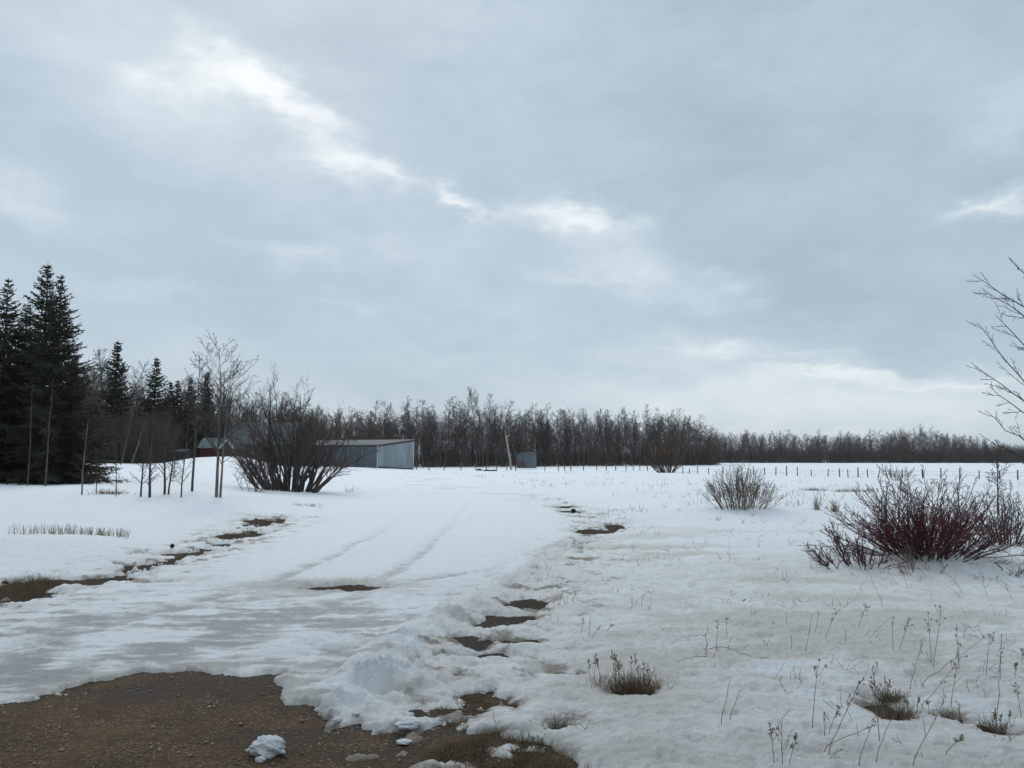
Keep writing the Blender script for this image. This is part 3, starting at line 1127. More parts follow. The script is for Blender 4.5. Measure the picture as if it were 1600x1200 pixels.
tr, cr = spruce(1, 12.5, 3.35, 56, 8, 34, skirt=.02)
SP1 = (tr.mesh('trunk', M_SPBARK), cr.mesh('crown', M_NEEDLE), 12.5)
tr, cr = spruce(2, 12.5, 3.5, 54, 8, 34, skirt=.02, power=.95)
SP2 = (tr.mesh('trunk', M_SPBARK), cr.mesh('crown', M_NEEDLE), 12.5)
tr, cr = spruce(3, 12.5, 3.0, 38, 8, 13, skirt=.08, r_sh=.075, power=.8)
SP3 = (tr.mesh('trunk', M_SPBARK), cr.mesh('crown', M_NEEDLE), 12.5)
G1 = None
add_spruce(SP1, 56, 42.5, 414, 1.0, 'tallest dark green spruce of the clump at the left edge, with a thin bare leader')
add_spruce(SP2, 84, 39.5, 434, 1.0, 'full dark spruce standing just right of the tallest one at the clump corner', rot=1.2)
add_spruce(SP2, -6, 41, 440, 1.05, 'dark spruce cut off by the left edge of the picture', rot=2.6)
add_spruce(SP1, 22, 46, 475, 1.05, 'shorter dark spruce filling the gap behind the tallest spruce', rot=4.0)
add_spruce(SP1, 110, 44.5, 560, 1.35, 'low wide spruce at the right foot of the dark clump', rot=.7)
add_spruce(SP3, 171, 96, 534, 1.0, 'pointed spruce rising above the wood just right of the dark clump', rot=1)
add_spruce(SP3, 235, 98, 559, 1.0, 'bushy topped spruce midway between the dark clump and the tall grey sapling', rot=2)
add_spruce(SP3, 262, 104, 597, .9, 'small spruce tip left of a pair of round ones in the wood', rot=3)
add_spruce(SP3, 275, 100, 595, 1.0, 'small blunt spruce next to the bushy topped one', rot=4)
add_spruce(SP3, 295, 102, 590, .9, 'narrow spruce just left of the last distant spruce', rot=5)
add_spruce(SP3, 317, 99, 584, 1.0, 'last distant spruce on the right, behind the tall forked sapling', rot=.4)


# mid distance bare saplings
def sapling(px, py, top_py, r0, label, seed, mat_t=M_SAP, mat_c=M_SAP, nb=26, blen=.22, bang=45, t0=.12, y=None, lean=(0, 0), spec=None, name='sapling', minr=.006, twin=None, even=False, up=.05):
    p = hit(px, py) if y is None else at_dist(px, y)
    h = z_of(top_py, p[1]) - p[2]
    rg = np.random.default_rng(seed)
    root = link(name, None)
    root.location = p
    tag(root, label, 'tree')
    cr = Tubes()
    for j in range(2 if twin else 1):
        tr = Tubes()
        hh = h if j == 0 else h * twin
        off = np.array([.0, 0, 0]) if j == 0 else np.array([.11, .05, 0])
        n = 12
        pts = grow(rg, off, np.array([lean[0] + (.045 * j), lean[1], 1]), hh, n, .022, .03)
        pts[0][2] -= .3
        rad = taper(r0 * (1 if j == 0 else .75), minr, n, .85)
        tr.add(pts, rad, 7)
        link('trunk', tr.mesh('trunk', mat_t), root)
        for k in range(nb):
            t = t0 + (1 - t0) * (k + rg.uniform(0, 1)) / nb * .98
            f = t * (n - 1)
            i = min(int(f), n - 2)
            q0 = pts[i] + (pts[i + 1] - pts[i]) * (f - i)
            ln = hh * blen * ((1.15 - t * .85) if even == 1 else (.92 - t * .45) if even else (1.05 - .8 * abs(t - .35)) * (1.1 - t * .7)) * rg.uniform(.6, 1.25)
            d = side_dir(rg, np.array([0, 0, 1.]), math.radians(bang) * rg.uniform(.75, 1.25))
            q = grow(rg, q0, d, ln, 6, .09, up)
            r1 = max(rad[i] * .40, minr)
            rr = taper(r1, minr * .7, 6)
            cr.add(q, rr, 4)
            ramify(rg, cr, q, rr, 0, spec or [((4, 7), 42, .42, 4, .12, .06, 3, .6, .18), ((2, 4), 40, .45, 3, .1, .04, 3, .75, .2)])
    fix_minr(cr, .0045)
    link('crown', cr.mesh('crown', mat_c), root)
    return root


sapling(338, 777, 537, .06, 'tall forked sapling with light grey bark, full height above the spruces, beside the willow clump', 11, M_BIRCH, M_SAP, nb=36, blen=.50, bang=46, t0=.24, twin=.8, even=True)
sapling(300, 768, 560, .05, 'thin bare tree with fine upright top just left of the tall forked sapling', 12, nb=26, blen=.26, bang=34, t0=.35, even=True)
sapling(283, 777, 650, .028, 'short many branched sapling between two straight dark stems', 13, nb=24, blen=.3, bang=45, t0=.1)
sapling(257, 773, 640, .045, 'dark sapling with two close stems in the middle of the row', 14, twin=.9, nb=22, blen=.2)
sapling(234, 777, 655, .05, 'straight dark sapling with a thick smooth stem, second of the row', 15, nb=22, blen=.2)
sapling(220, 776, 665, .035, 'slim dark sapling at the left end of the row', 16, nb=20, blen=.22)
sapling(181, 776, 690, .016, 'very thin whip of a sapling alone on the snow right of the spruces', 17, nb=14, blen=.2)
sapling(128, 773, 655, .03, 'slender grey sapling at the right foot of the dark spruces', 18, mat_t=M_TWIG_L, nb=16, blen=.2)
sapling(150, 770, 700, .018, 'tiny bare sapling on the snow between spruces and row', 27, nb=14, blen=.26)
sapling(71, 768, 590, .05, 'pale grey trunk standing in front of the dark spruces', 19, mat_t=M_BARK, nb=24, blen=.12, t0=.35, y=35.5)
sapling(43, 765, 588, .035, 'thinner pale trunk with broken top in front of the left spruces', 20, mat_t=M_BARK, nb=10, blen=.08, t0=.5, y=36.5)
sapling(205, 728, 640, .08, 'slanting pale birch trunk at the edge of the wood', 21, mat_t=M_BIRCH, nb=22, blen=.16, t0=.4, y=82, lean=(.28, 0), minr=.012)
sapling(190, 726, 640, .07, 'second slanting pale trunk, left of the other in the wood', 22, mat_t=M_BIRCH, nb=22, blen=.16, t0=.4, y=84, lean=(.2, 0), minr=.012)
# big bare tree whose trunk stands outside the frame on the right
sp = [((4, 7), 40, .46, 5, .10, .05, 4, .55, .15), ((3, 5), 42, .36, 4, .10, .04, 3, .6, .15), ((1, 3), 42, .40, 3, .08, .02, 3, .7, .2)]
TY = 14.5
tb = at_dist(1700, TY)
rt = link('bare_tree', None, loc=tb)
tag(rt, 'bare tree reaching in from the right edge with fine budded branches against the sky', 'tree')
rg = np.random.default_rng(64)


def tp_(px, py, dy=0.0):
    v = ray(px, py)
    k = (TY + dy) / v[1]
    return np.array([v[0] * k, TY + dy, EYE + v[2] * k]) - tb


tr, cr = Tubes(), Tubes()
tpts = np.array([[0, 0, -.3], tp_(1702, 740), tp_(1698, 640), tp_(1704, 540), tp_(1694, 450), tp_(1700, 370), tp_(1690, 300)])
tr.add(tpts, np.array([.085, .075, .062, .048, .034, .02, .008]), 8)
for (by, mx, my, tx, ty, dy) in ((520, 1615, 452, 1577, 402, .2), (560, 1610, 478, 1520, 430, -.3), (575, 1620, 500, 1532, 452, .5), (690, 1608, 622, 1528, 506, .1), (640, 1620, 560, 1556, 492, -.5),
                                 (700, 1606, 632, 1520, 566, .6), (705, 1612, 660, 1546, 604, -.2), (745, 1610, 702, 1536, 642, .3), (752, 1618, 728, 1548, 690, -.6), (610, 1640, 540, 1580, 540, .8),
                                 (600, 1760, 520, 1830, 440, .4), (680, 1770, 600, 1860, 520, -.5), (520, 1750, 430, 1790, 340, .2), (740, 1780, 690, 1880, 640, .5), (450, 1660, 380, 1640, 310, .3), (660, 1690, 600, 1660, 500, -1.6), (620, 1700, 560, 1720, 450, 1.7)):
    a = np.array([np.interp(z_of(by, TY) - tb[2], tpts[:, 2], tpts[:, 0]), 0, z_of(by, TY) - tb[2]])
    m_, e_ = tp_(mx, my, dy * .6), tp_(tx, ty, dy)
    k = np.linspace(0, 1, 9)[:, None]
    q = (1 - k) ** 2 * a + 2 * k * (1 - k) * m_ + k * k * e_
    q[1:] += rg.normal(0, .018, (8, 3))
    rr = taper(.020, .0045, 9)
    cr.add(q, rr, 5)
    ramify(rg, cr, q, rr, 0, [((7, 10), 34, .26, 5, .10, .06, 4, .6, .25), ((4, 6), 38, .30, 3, .10, .04, 3, .7, .12), ((1, 2), 40, .35, 3, .08, .02, 3, .8, .2)])
fix_minr(cr, .0038)
link('trunk', tr.mesh('trunk', M_SAP), rt)
link('crown', cr.mesh('crown', M_SAP), rt)
sapling(1560, 800, 690, .03, 'small bare tree with knobbly dark stem behind the red bush', 24, nb=26, blen=.34, bang=50, t0=.3, y=24, minr=.005)


# ------------------------------------------------------------------ shrubs
def shrub(name, px, py, width, height, stems, label, seed, mats, spread=1.0, base_w=.25, r0=.02, spec=None, minr=.003, bend=.10, y=None, seg=7, asym=0, cat='bush', tips=None, up=.04, zoff=0.0, hmin=.65):
    p = hit(px, py) if y is None else at_dist(px, y)
    rg = np.random.default_rng(seed)
    root = link(name, None)
    root.location = (p[0], p[1], p[2] + zoff)
    tag(root, label, cat)
    st, tw = Tubes(), Tubes()
    for k in range(stems):
        a = rg.uniform(0, 6.283)
        rr_ = math.sqrt(rg.uniform(0, 1))
        bx, by = math.cos(a) * rr_, math.sin(a) * rr_
        p0 = np.array([bx * width * base_w, by * width * base_w * .7, -.12])
        reach = width * .5 * spread * rr_ - width * base_w * rr_
        hh = height * (1 - .45 * rr_ ** 2) * rg.uniform(hmin, 1.05)
        d = np.array([bx * reach / max(rr_, .1) * rr_ + asym * hh, by * reach * .8, hh])
        ln = np.linalg.norm(d)
        d0 = nrm(d) + np.array([bx, by, 0]) * .25
        q = grow(rg, p0, d0, ln, seg, bend, up)
        rd = taper(r0 * rg.uniform(.55, 1.2), max(minr * 1.4, r0 * .15), seg)
        st.add(q, rd, 5)
        ramify(rg, tw, q, rd, 0, spec or [((6, 9), 32, .36, 4, .12, .05, 3, .55, .22), ((3, 5), 34, .45, 3, .1, .03, 3, .7, .15)])
    fix_minr(tw, minr)
    link('stems', st.mesh('stems', mats[0]), root)
    link('twigs', tw.mesh('twigs', mats[1]), root)
    if tips:
        tb = Tubes()
        for k, (P, Rd) in list(tw.b.items()):
            if k[0] == 3:
                for q in P[::2]:
                    tb.add(grow(rg, q[-1], q[-1] - q[0], tips, 3, .15, .02), np.array([minr, minr, minr * .6]), 3)
        link('twig_tips', tb.mesh('twig_tips', mats[2]), root)
    return root


WSPEC = [((6, 8), 30, .36, 5, .12, .05, 3, .5, .25), ((3, 5), 32, .45, 4, .12, .04, 3, .6, .15), ((2, 3), 34, .5, 3, .1, .03, 3, .8, .15)]
shrub('willow_bush', 452, 767, 5.6, 6.1, 62, 'big dark willow clump of many thick stems fanning out beside the driveway', 31, (M_SAP, M_SAP, M_WILLOWTIP), base_w=.27, r0=.075, spec=WSPEC, minr=.0055, bend=.125, tips=.35, spread=1.25, hmin=.4)
shrub('bare_bush', 1160, 795, 2.1, 1.45, 105, 'dome of pale grey leafless stems on a snow mound in the open field', 32, (M_PALEB, M_PALEB), base_w=.30, r0=.010, minr=.0035, bend=.09, spread=1.1,
      spec=[((5, 8), 26, .38, 4, .12, .05, 3, .7, .3), ((2, 4), 30, .45, 3, .1, .03, 3, .8, .2)])
RSPEC = [((6, 9), 34, .36, 5, .14, .05, 3, .6, .15), ((3, 6), 36, .48, 3, .12, .04, 3, .75, .12)]
shrub('dogwood_bush', 1452, 868, 3.0, 1.62, 150, 'large dense dark red dogwood bush of twiggy stems rooted in the drift', 33, (M_REDBR, M_RED), base_w=.16, r0=.0115, spec=RSPEC, minr=.0030, bend=.17, spread=1.25, hmin=.4)
shrub('dogwood_bush', 1335, 884, 1.15, .80, 30, 'low red dogwood clump leaning left beside the large red bush', 34, (M_REDBR, M_RED), base_w=.30, r0=.010, spec=RSPEC, minr=.0030, bend=.10, asym=-.45, spread=1.2)
shrub('bare_bush', 1572, 850, 2.2, 1.35, 40, 'brown spreading bush at the right edge behind the large red one', 35, (M_SAP, M_SAP), base_w=.22, r0=.013, spec=RSPEC, minr=.003, bend=.11, spread=1.4, y=16.0)
shrub('bare_bush', 1582, 898, .9, .42, 12, 'small sprawling twiggy shrub low on the snow at the right edge', 37, (M_SAP, M_SAP), base_w=.2, r0=.006, minr=.0025, bend=.14, spread=1.5)
shrub('bare_bush', 1440, 925, .7, .62, 10, 'thin upright grey brown suckers in the snow below the large red bush', 38, (M_WEED, M_WEED), base_w=.3, r0=.005, minr=.002, bend=.08, y=11.6)
shrub('willow_bush', 1041, 738, 5.6, 5.4, 60, 'round dark brown bush in front of the wood across the field', 39, (M_BARK, M_WILLOWTIP), base_w=.2, r0=.05, minr=.013, bend=.1, y=108, spread=1.1)
shrub('bare_bush', 395, 768, 2.2, 2.2, 14, 'loose arching side bush between the forked sapling and the willow clump', 40, (M_SAP, M_SAP), base_w=.2, r0=.016, minr=.004, bend=.14, spread=1.5)
shrub('bare_bush', 1400, 742, 3.6, 1.6, 22, 'low grey thicket by the fence posts behind the red bush', 41, (M_TWIG_L, M_TWIG_L), base_w=.3, r0=.012, minr=.006, y=66)


# ------------------------------------------------------------------ buildings
def mb_obj(name, quads, mat, parent=None, thick=None):
    """quads: list of 4 point faces"""
    v, f = [], []
    for q in quads:
        i = len(v)
        v.extend([tuple(p) for p in q])
        f.append(tuple(range(i, i + len(q))))
    me = bpy.data.meshes.new(name)
    me.from_pydata(v, [], f)
    me.materials.append(mat)
    me.update()
    return link(name, me, parent)


def box_q(x0, x1, y0, y1, z0, z1):
    p = [(x, y, z) for z in (z0, z1) for (x, y) in ((x0, y0), (x1, y0), (x1, y1), (x0, y1))]
    return [[p[i] for i in f] for f in ((3, 2, 1, 0), (4, 5, 6, 7), (0, 1, 5, 4), (1, 2, 6, 5), (2, 3, 7, 6), (3, 0, 4, 7))]


def slab_q(a, b, c, d, t):
    """slab with top corners a,b,c,d and thickness t"""
    P = [Vector(p) for p in (a, b, c, d)]
    n = (P[1] - P[0]).cross(P[3] - P[0]).normalized()
    if n.z < 0:
        n = -n
    Q = [p - n * t for p in P]
    fs = [[P[0], P[1], P[2], P[3]], [Q[3], Q[2], Q[1], Q[0]]]
    for i in range(4):
        j = (i + 1) % 4
        fs.append([P[i], Q[i], Q[j], P[j]])
    return fs


def corrug(p0, p1, z0a, z1a, z0b, z1b, pitch=.23, depth=.035):
    """ribbed sheet between two plan points, heights vary linearly"""
    p0, p1 = Vector(p0), Vector(p1)
    d = p1 - p0
    n = Vector((d.y, -d.x)).normalized()
    k = max(2, int(d.length / pitch))
    qs = []
    prev = None
    for i in range(k * 4 + 1):
        t = i / (k * 4)
        o = (0, depth, depth, 0)[i % 4] if i % 4 in (1, 2) else 0
        q = p0 + d * t + n * o
        za, zb = z0a + (z0b - z0a) * t, z1a + (z1b - z1a) * t
        cur = ((q.x, q.y, za), (q.x, q.y, zb))
        if prev:
            qs.append([prev[0], cur[0], cur[1], prev[1]])
        prev = cur
    return qs


M_GALV = simple('galvanised steel sheet', (0.31, 0.355, 0.38), .5, .35, .8, metal=.25, stretch=(1, 1, .3))
M_GALV_D = simple('dull blue grey steel sheet', (0.16, 0.185, 0.205), .6, .45, 1.6, metal=.2, stretch=(1.4, 1.4, .08))
M_GALV_R = simple('pale steel roof sheet', (0.085, 0.092, 0.098), .75, .3, 1.0, metal=.0)
M_BINW = simple('dull grey steel', (0.125, 0.14, 0.15), .7, .4, 1.2, stretch=(1.5, 1.5, .2))
M_TRIM = simple('light trim', (0.55, 0.57, 0.58), .6, .2, 3)
M_DARKTRIM = simple('dark skirt board', (0.06, 0.06, 0.06), .8, .3, 3)
M_RDWALL = simple('dark red painted boards', (0.085, 0.022, 0.022), .8, .35, 2)
M_TANWALL = simple('weathered grey brown boards', (0.13, 0.105, 0.085), .85, .35, 2)
M_GREENROOF = simple('grey green shingles', (0.15, 0.18, 0.17), .8, .25, 2, bump=.01)
M_SLATE = simple('slate grey shingles', (0.13, 0.15, 0.155), .85, .25, 2, bump=.01)
M_WHITE = simple('off white painted wood', (0.60, 0.59, 0.57), .7, .15, 3)
M_GLASS = simple('dark window glass', (0.03, 0.035, 0.04), .12, .2, 1)
M_PANEL_RUST = simple('rust streaked lower sheets', (0.14, 0.085, 0.065), .7, .5, 1.5, stretch=(1, 1, .3))

# metal machine shed
fc = Vector((xcol(591, 110), 110))
bc = Vector((xcol(646, 120.5), 120.5))
e1 = (bc - fc)
dep = e1.length
e1n = e1.normalized()
fl = Vector((-e1n.y, e1n.x))            # along the long wall, to the left
LEN = 21.0
fl_c = fc + fl * LEN
bl_c = bc + fl * LEN
zf, zb = z_of(696, 110), z_of(688, 120.5)
root = link('machine_shed', None, loc=(0, 0, 0))
tag(root, 'long low grey blue metal shed with pale roof at the end of the driveway', 'shed')
door_a, door_b = .10, 6.4
pa, pb = fc + fl * door_a, fc + fl * door_b
mb_obj('wall', corrug(fl_c, fc, -.6, zf, -.6, zf, .32, .05) + corrug(fc, bc, -.6, zf, -.6, zb, .32, .05)
       + corrug(bc, bl_c, -.6, zb, -.6, zb, .32, .05) + corrug(bl_c, fl_c, -.6, zb, -.6, zf, .32, .05), M_GALV, root)
fwd = -e1n
ov = .12
A = fc - fl * .25 + fwd * .45
B = fl_c + fl * .25 + fwd * .45
Cc = bl_c + fl * .25 - fwd * .35
D = bc - fl * .25 - fwd * .35
sl = (zb - zf) / dep
za, zd = zf + .13 - sl * .45, zb + .13 + sl * .35
mb_obj('roof', slab_q((A.x, A.y, za), (B.x, B.y, za), (Cc.x, Cc.y, zd), (D.x, D.y, zd), .10), M_GALV_R, root)


def panel(p, q, z0, z1, out, mat, name, parent, thick=.06, z1b=None):
    p, q = Vector(p), Vector(q)
    d = (q - p).normalized()
    n = Vector((d.y, -d.x))
    if n.y > 0:
        n = -n
    a, b = p + n * out, q + n * out
    a2, b2 = p + n * (out + thick), q + n * (out + thick)
    z1b = z1 if z1b is None else z1b
    P = [(a2.x, a2.y, z0), (b2.x, b2.y, z0), (b2.x, b2.y, z1b), (a2.x, a2.y, z1)]
    Q = [(a.x, a.y, z0), (b.x, b.y, z0), (b.x, b.y, z1b), (a.x, a.y, z1)]
    fs = [P, Q[::-1]]
    for i in range(4):
        j = (i + 1) % 4
        fs.append([P[i], Q[i], Q[j], P[j]])
    return mb_obj(name, fs, mat, parent)


# sliding doors: ribbed darker sheets hung on a track on the front wall
def ribdoor(t0, t1, z0, z1, out):
    qs = corrug(fc + fl * t1 + fwd * out, fc + fl * t0 + fwd * out, z0, z1, z0, z1, .45, .07)
    return mb_obj('sliding_door', qs, M_GALV_D, root)


for (t0, t1, o) in ((.25, 3.3, .12), (3.35, 6.5, .20), (6.6, 9.8, .12), (9.9, 13.2, .20), (13.3, 16.5, .12), (16.6, 20.6, .20)):
    dr = ribdoor(t0, t1, .1, zf - .15, o)
panel(fc + fl * .1, fc + fl * 20.8, zf - .17, zf + .0, .26, M_GALV_R, 'door_track', root)
panel(fc, fc + fl * .14, -.3, zf, .07, M_TRIM, 'corner_trim', root)
nb_ = Vector((e1n.y, -e1n.x))
tp = [bc - e1n * .16, bc]
q0, q1 = tp[0] + nb_ * .06, tp[1] + nb_ * .06
mb_obj('corner_trim', [[(q0.x, q0.y, -.3), (q1.x, q1.y, -.3), (q1.x, q1.y, zb), (q0.x, q0.y, zb - .02)],
                       [(q0.x, q0.y, -.3), (tp[0].x, tp[0].y, -.3), (tp[0].x, tp[0].y, zb), (q0.x, q0.y, zb)]], M_TRIM, root)
# rake board along the end wall under the roof edge
for (o, w, m_) in ((.02, .16, M_DARKTRIM),):
    a0, a1 = fc + nb_ * .07, bc + nb_ * .07
    mb_obj('rake_board', [[(a0.x, a0.y, zf - w), (a1.x, a1.y, zb - w), (a1.x, a1.y, zb + .02), (a0.x, a0.y, zf + .02)]], m_, root)
    a0, a1 = fc + nb_ * .065, bc + nb_ * .065
zg = [zz(*(fc + fl * t)) for t in (0, 20)]
a0, a1 = fc + nb_ * .08, bc + nb_ * .08
zq0, zq1 = zz(*fc), zz(*bc)
mb_obj('skirt_board', [[(a0.x, a0.y, zq0 - .3), (a1.x, a1.y, zq1 - .3), (a1.x, a1.y, zq1 + .22), (a0.x, a0.y, zq0 + .22)]], M_DARKTRIM, root)


def gable_house(name, label, cx, cy, w, d, zg_, ze, zr, rot, wallm, roofm, over=.35, ridge='x', windows=(), door=None, trim=None):
    """ridge along local x when ridge == 'x', else along local y"""
    root = link(name, None, loc=(cx, cy, 0))
    root.rotation_euler = (0, 0, rot)
    tag(root, label, name.split('_')[-1])
    W2, D2 = w / 2, d / 2
    qs = []
    if ridge == 'x':
        qs += [[(-W2, -D2, zg_), (W2, -D2, zg_), (W2, -D2, ze), (-W2, -D2, ze)], [(W2, D2, zg_), (-W2, D2, zg_), (-W2, D2, ze), (W2, D2, ze)]]
        for s in (-1, 1):
            qs.append([(s * W2, -D2, zg_), (s * W2, D2, zg_), (s * W2, D2, ze), (s * W2, 0, zr), (s * W2, -D2, ze)])
    else:
        qs += [[(-W2, D2, zg_), (-W2, -D2, zg_), (-W2, -D2, ze), (-W2, D2, ze)], [(W2, -D2, zg_), (W2, D2, zg_), (W2, D2, ze), (W2, -D2, ze)]]
        for s in (-1, 1):
            qs.append([(-W2, s * D2, zg_), (W2, s * D2, zg_), (W2, s * D2, ze), (0, s * D2, zr), (-W2, s * D2, ze)])
    mb_obj('wall', qs, wallm, root)
    rq = []
    if ridge == 'x':
        sl = (zr - ze) / D2
        X = W2 + over
        for s in (-1, 1):
            rq += slab_q((-X, 0, zr + .12), (X, 0, zr + .12), (X, s * (D2 + over), ze + .12 - sl * over), (-X, s * (D2 + over), ze + .12 - sl * over), .11)
    else:
        sl = (zr - ze) / W2
        Y = D2 + over
        for s in (-1, 1):
            rq += slab_q((0, -Y, zr + .12), (0, Y, zr + .12), (s * (W2 + over), Y, ze + .12 - sl * over), (s * (W2 + over), -Y, ze + .12 - sl * over), .11)
    mb_obj('roof', rq, roofm, root)
    if trim and ridge == 'y':
        Y = D2 + over + .02
        sl = (zr - ze) / W2
        for s in (-1, 1):
            xo = s * (W2 + over)
            zo = ze + .12 - sl * over
            mb_obj('bargeboard', [[(0, -Y, zr + .12), (xo, -Y, zo), (xo, -Y, zo - .2), (0, -Y, zr - .1)], [(0, -Y, zr + .13), (xo, -Y, zo + .01), (xo, -Y + .03, zo + .01), (0, -Y + .03, zr + .13)]], trim, root)
    for (x0, x1, z0, z1) in windows:
        fr = mb_obj('window', box_q(x0 - .07, x1 + .07, -D2 - .06, -D2 - .002, z0 - .07, z1 + .07), M_WHITE, root)
        mb_obj('pane', box_q(x0, x1, -D2 - .075, -D2 - .06, z0, z1), M_GLASS, fr)
    if door:
        x0, x1, z0, z1 = door
        mb_obj('door', box_q(x0, x1, -D2 - .05, -D2 - .002, z0, z1), M_DARKTRIM, root)
    return root


def pxx(px, y):
    return xcol(px, y, 710)


yy = 105
gable_house('farm_house', 'larger grey roofed farm house partly hidden behind the willow clump', (pxx(347, yy) + pxx(455, yy)) / 2, yy + 4.2, pxx(455, yy) - pxx(347, yy) - .5, 8.0, .4, z_of(693, yy), z_of(661, yy + 4), 0, M_TANWALL, M_SLATE,
            windows=((-3.2, -2.4, 2.6, 3.4), (-.5, .4, 2.6, 3.4)))
yy = 95
r1 = gable_house('red_shed', 'small dark red shed with grey green roof beside the farm house', (pxx(311, yy) + pxx(345, yy)) / 2, yy + 1.6, pxx(345, yy) - pxx(311, yy), 2.8, .4, z_of(698.5, yy), z_of(685.5, yy + 1.5), 0, M_RDWALL, M_GREENROOF, over=.25)
r2 = gable_house('gabled_porch', 'grey brown gabled hut with white edged roof joined to the red shed', (pxx(345, 93) + pxx(362, 93)) / 2, 95.0, pxx(362, 93) - pxx(345, 93), 3.6, .4, z_of(698, 93), z_of(688, 93), 0, M_TANWALL, M_GREENROOF, over=.22, ridge='y', trim=M_WHITE, door=(-.3, .35, .6, z_of(701, 93)))
r2['category'] = 'hut'
gable_house('low_shed', 'low dark shed with a pale sagging roof at the edge of the wood', pxx(275, 92), 93, 2.1, 2.4, .2, z_of(706.5, 92), z_of(703, 92), .1, M_DARKTRIM, M_GALV_R, over=.12)

# little arched steel shed across the field
yy = 146
cx = pxx(823, yy)
root = link('steel_bin_shed', None, loc=(cx, yy + 1.2, 0))
root.rotation_euler = (0, 0, R(-16))
tag(root, 'little grey steel shed with an arched roof standing alone by the fence', 'shed')
zt, zeave, z0 = z_of(706.5, yy), z_of(710.5, yy), .2
w2, d2 = 1.62, 1.3
arch = [(-w2 + 2 * w2 * i / 10, zeave + (zt - zeave) * (1 - ((i - 5) / 5) ** 2)) for i in range(11)]
qs = corrug((-w2, -d2), (w2, -d2), z0, zeave, z0, zeave, .3, .04) + [[(w2, -d2, z0), (w2, d2, z0), (w2, d2, zeave), (w2, -d2, zeave)], [(-w2, d2, z0), (-w2, -d2, z0), (-w2, -d2, zeave), (-w2, d2, zeave)],
     [(w2, d2, z0), (-w2, d2, z0), (-w2, d2, zeave), (w2, d2, zeave)]]
for s in (-1, 1):
    qs.append([(x, s * d2, z) for x, z in arch])
mb_obj('wall', qs, M_BINW, root)
qs = []
for (xa, z1), (xb, z2) in zip(arch[:-1], arch[1:]):
    qs.append([(xa * 1.06, -d2 - .12, z1 + .04), (xb * 1.06, -d2 - .12, z2 + .04), (xb * 1.06, d2 + .12, z2 + .04), (xa * 1.06, d2 + .12, z1 + .04)])
    qs.append([(xa * 1.06, -d2 - .12, z1 + .04), (xb * 1.06, -d2 - .12, z2 + .04), (xb * 1.06, -d2 - .12, z2 - .06), (xa * 1.06, -d2 - .12, z1 - .06)])
mb_obj('roof', qs, M_GALV_R, root)
mb_obj('door', box_q(.75, 1.55, -d2 - .07, -d2 - .045, z0, zeave - .15), M_GALV_D, root)
mb_obj('lower_panel', box_q(-1.5, .1, -d2 - .065, -d2 - .044, z0, z0 + 1.15), M_PANEL_RUST, root)


# ------------------------------------------------------------------ fences
def fence(posts, y_fn, h, label, wires=(.45, .75, 1.0), r=.07):
    root = link('post_fence', None, loc=(0, 0, 0))
    tag(root, label, 'fence')
    rg = np.random.default_rng(int(posts[0][0]))
    P = []
    for (px, lean, hf) in posts:
        y = y_fn(px)
        p = at_dist(px, y)
        t = Tubes()
        hh = h * hf * rg.uniform(.9, 1.08)
        top = p + np.array([lean * hh + rg.normal(0, .03), rg.normal(0, .03), hh])
        base = p + np.array([0, 0, -.4])
        rr = r * rg.uniform(.8, 1.2)
        t.add(np.array([base, (base + top) / 2, top, top + (top - base) * .002]), np.array([rr * 1.1, rr, rr * .92, .001]), 7)
        link('post', t.mesh('post', M_POST), root)
        P.append(p)
    for w in wires:
        t = Tubes()
        for a, b in zip(P[:-1], P[1:]):
            up = np.array([0, 0, w * h / 1.1])
            sag = np.array([0, 0, -.03])
            t.add(np.array([a + up, (a + b) / 2 + up + sag, b + up]), np.array([.006] * 3), 3)
        link('wire', t.mesh('wire', M_WIRE), root)
    return root


cx_ = [650, 670, 694, 720, 743, 760, 776, 792, 806, 851, 872, 882, 892, 912, 932, 948, 962, 978, 990, 1000, 1012, 1022]
fence([(x, rgw.normal(0, .06), 1 + rgw.normal(0, .08)) for x in cx_], lambda px: np.interp(px, [640, 1030], [121, 128]), 1.25, 'line of dark wooden fence posts crossing the snow in front of the centre wood')
rx_ = [(1067, 0), (1077, 0), (1090, .02), (1107, 0), (1130, 0), (1153, .02), (1177, 0), (1195, 0), (1212, 0), (1229, 0), (1246, 0), (1268, 0), (1293, .15), (1312, -.03), (1325, .02), (1341, 0), (1356, 0), (1371, .28), (1392, 0), (1410, 0),
       (1442, .02), (1470, 0), (1500, .04), (1530, 0), (1562, 0), (1590, .03), (1625, 0)]
fence([(x, l, 1 + rgw.normal(0, .1)) for x, l in rx_], lambda px: np.interp(px, [1060, 1200, 1640], [98, 84, 66]), .86, 'line of short leaning fence posts across the open field on the right', wires=(.4, .8), r=.055)

# leaning bleached dead trunk by the fence
p = at_dist(799, 135)
rt = link('dead_tree', None, loc=p)
tag(rt, 'leaning bleached dead trunk with a broken top left of the arched steel shed', 'tree')
t = Tubes()
hz = z_of(681, 135) - p[2]
pt = np.array([[0, 0, -.3], [-.25, 0, hz * .35], [-.62, 0, hz * .7], [-.95, 0, hz], [-.9, 0, hz + .1]])
t.add(pt, np.array([.2, .16, .14, .12, .02]), 7)
link('trunk', t.mesh('trunk', M_DEADWOOD), rt)
t = Tubes()
t.add(np.array([[-.93, 0, hz - .2], [-.4, 0, hz + .05], [-.2, .1, hz + .35]]), np.array([.07, .05, .02]), 5)
t.add(np.array([[-.95, 0, hz - .1], [-1.1, 0, hz + .9], [-1.0, .1, hz + 2.2]]), np.array([.06, .04, .02]), 5)
link('crown', t.mesh('crown', M_DEADWOOD), rt)
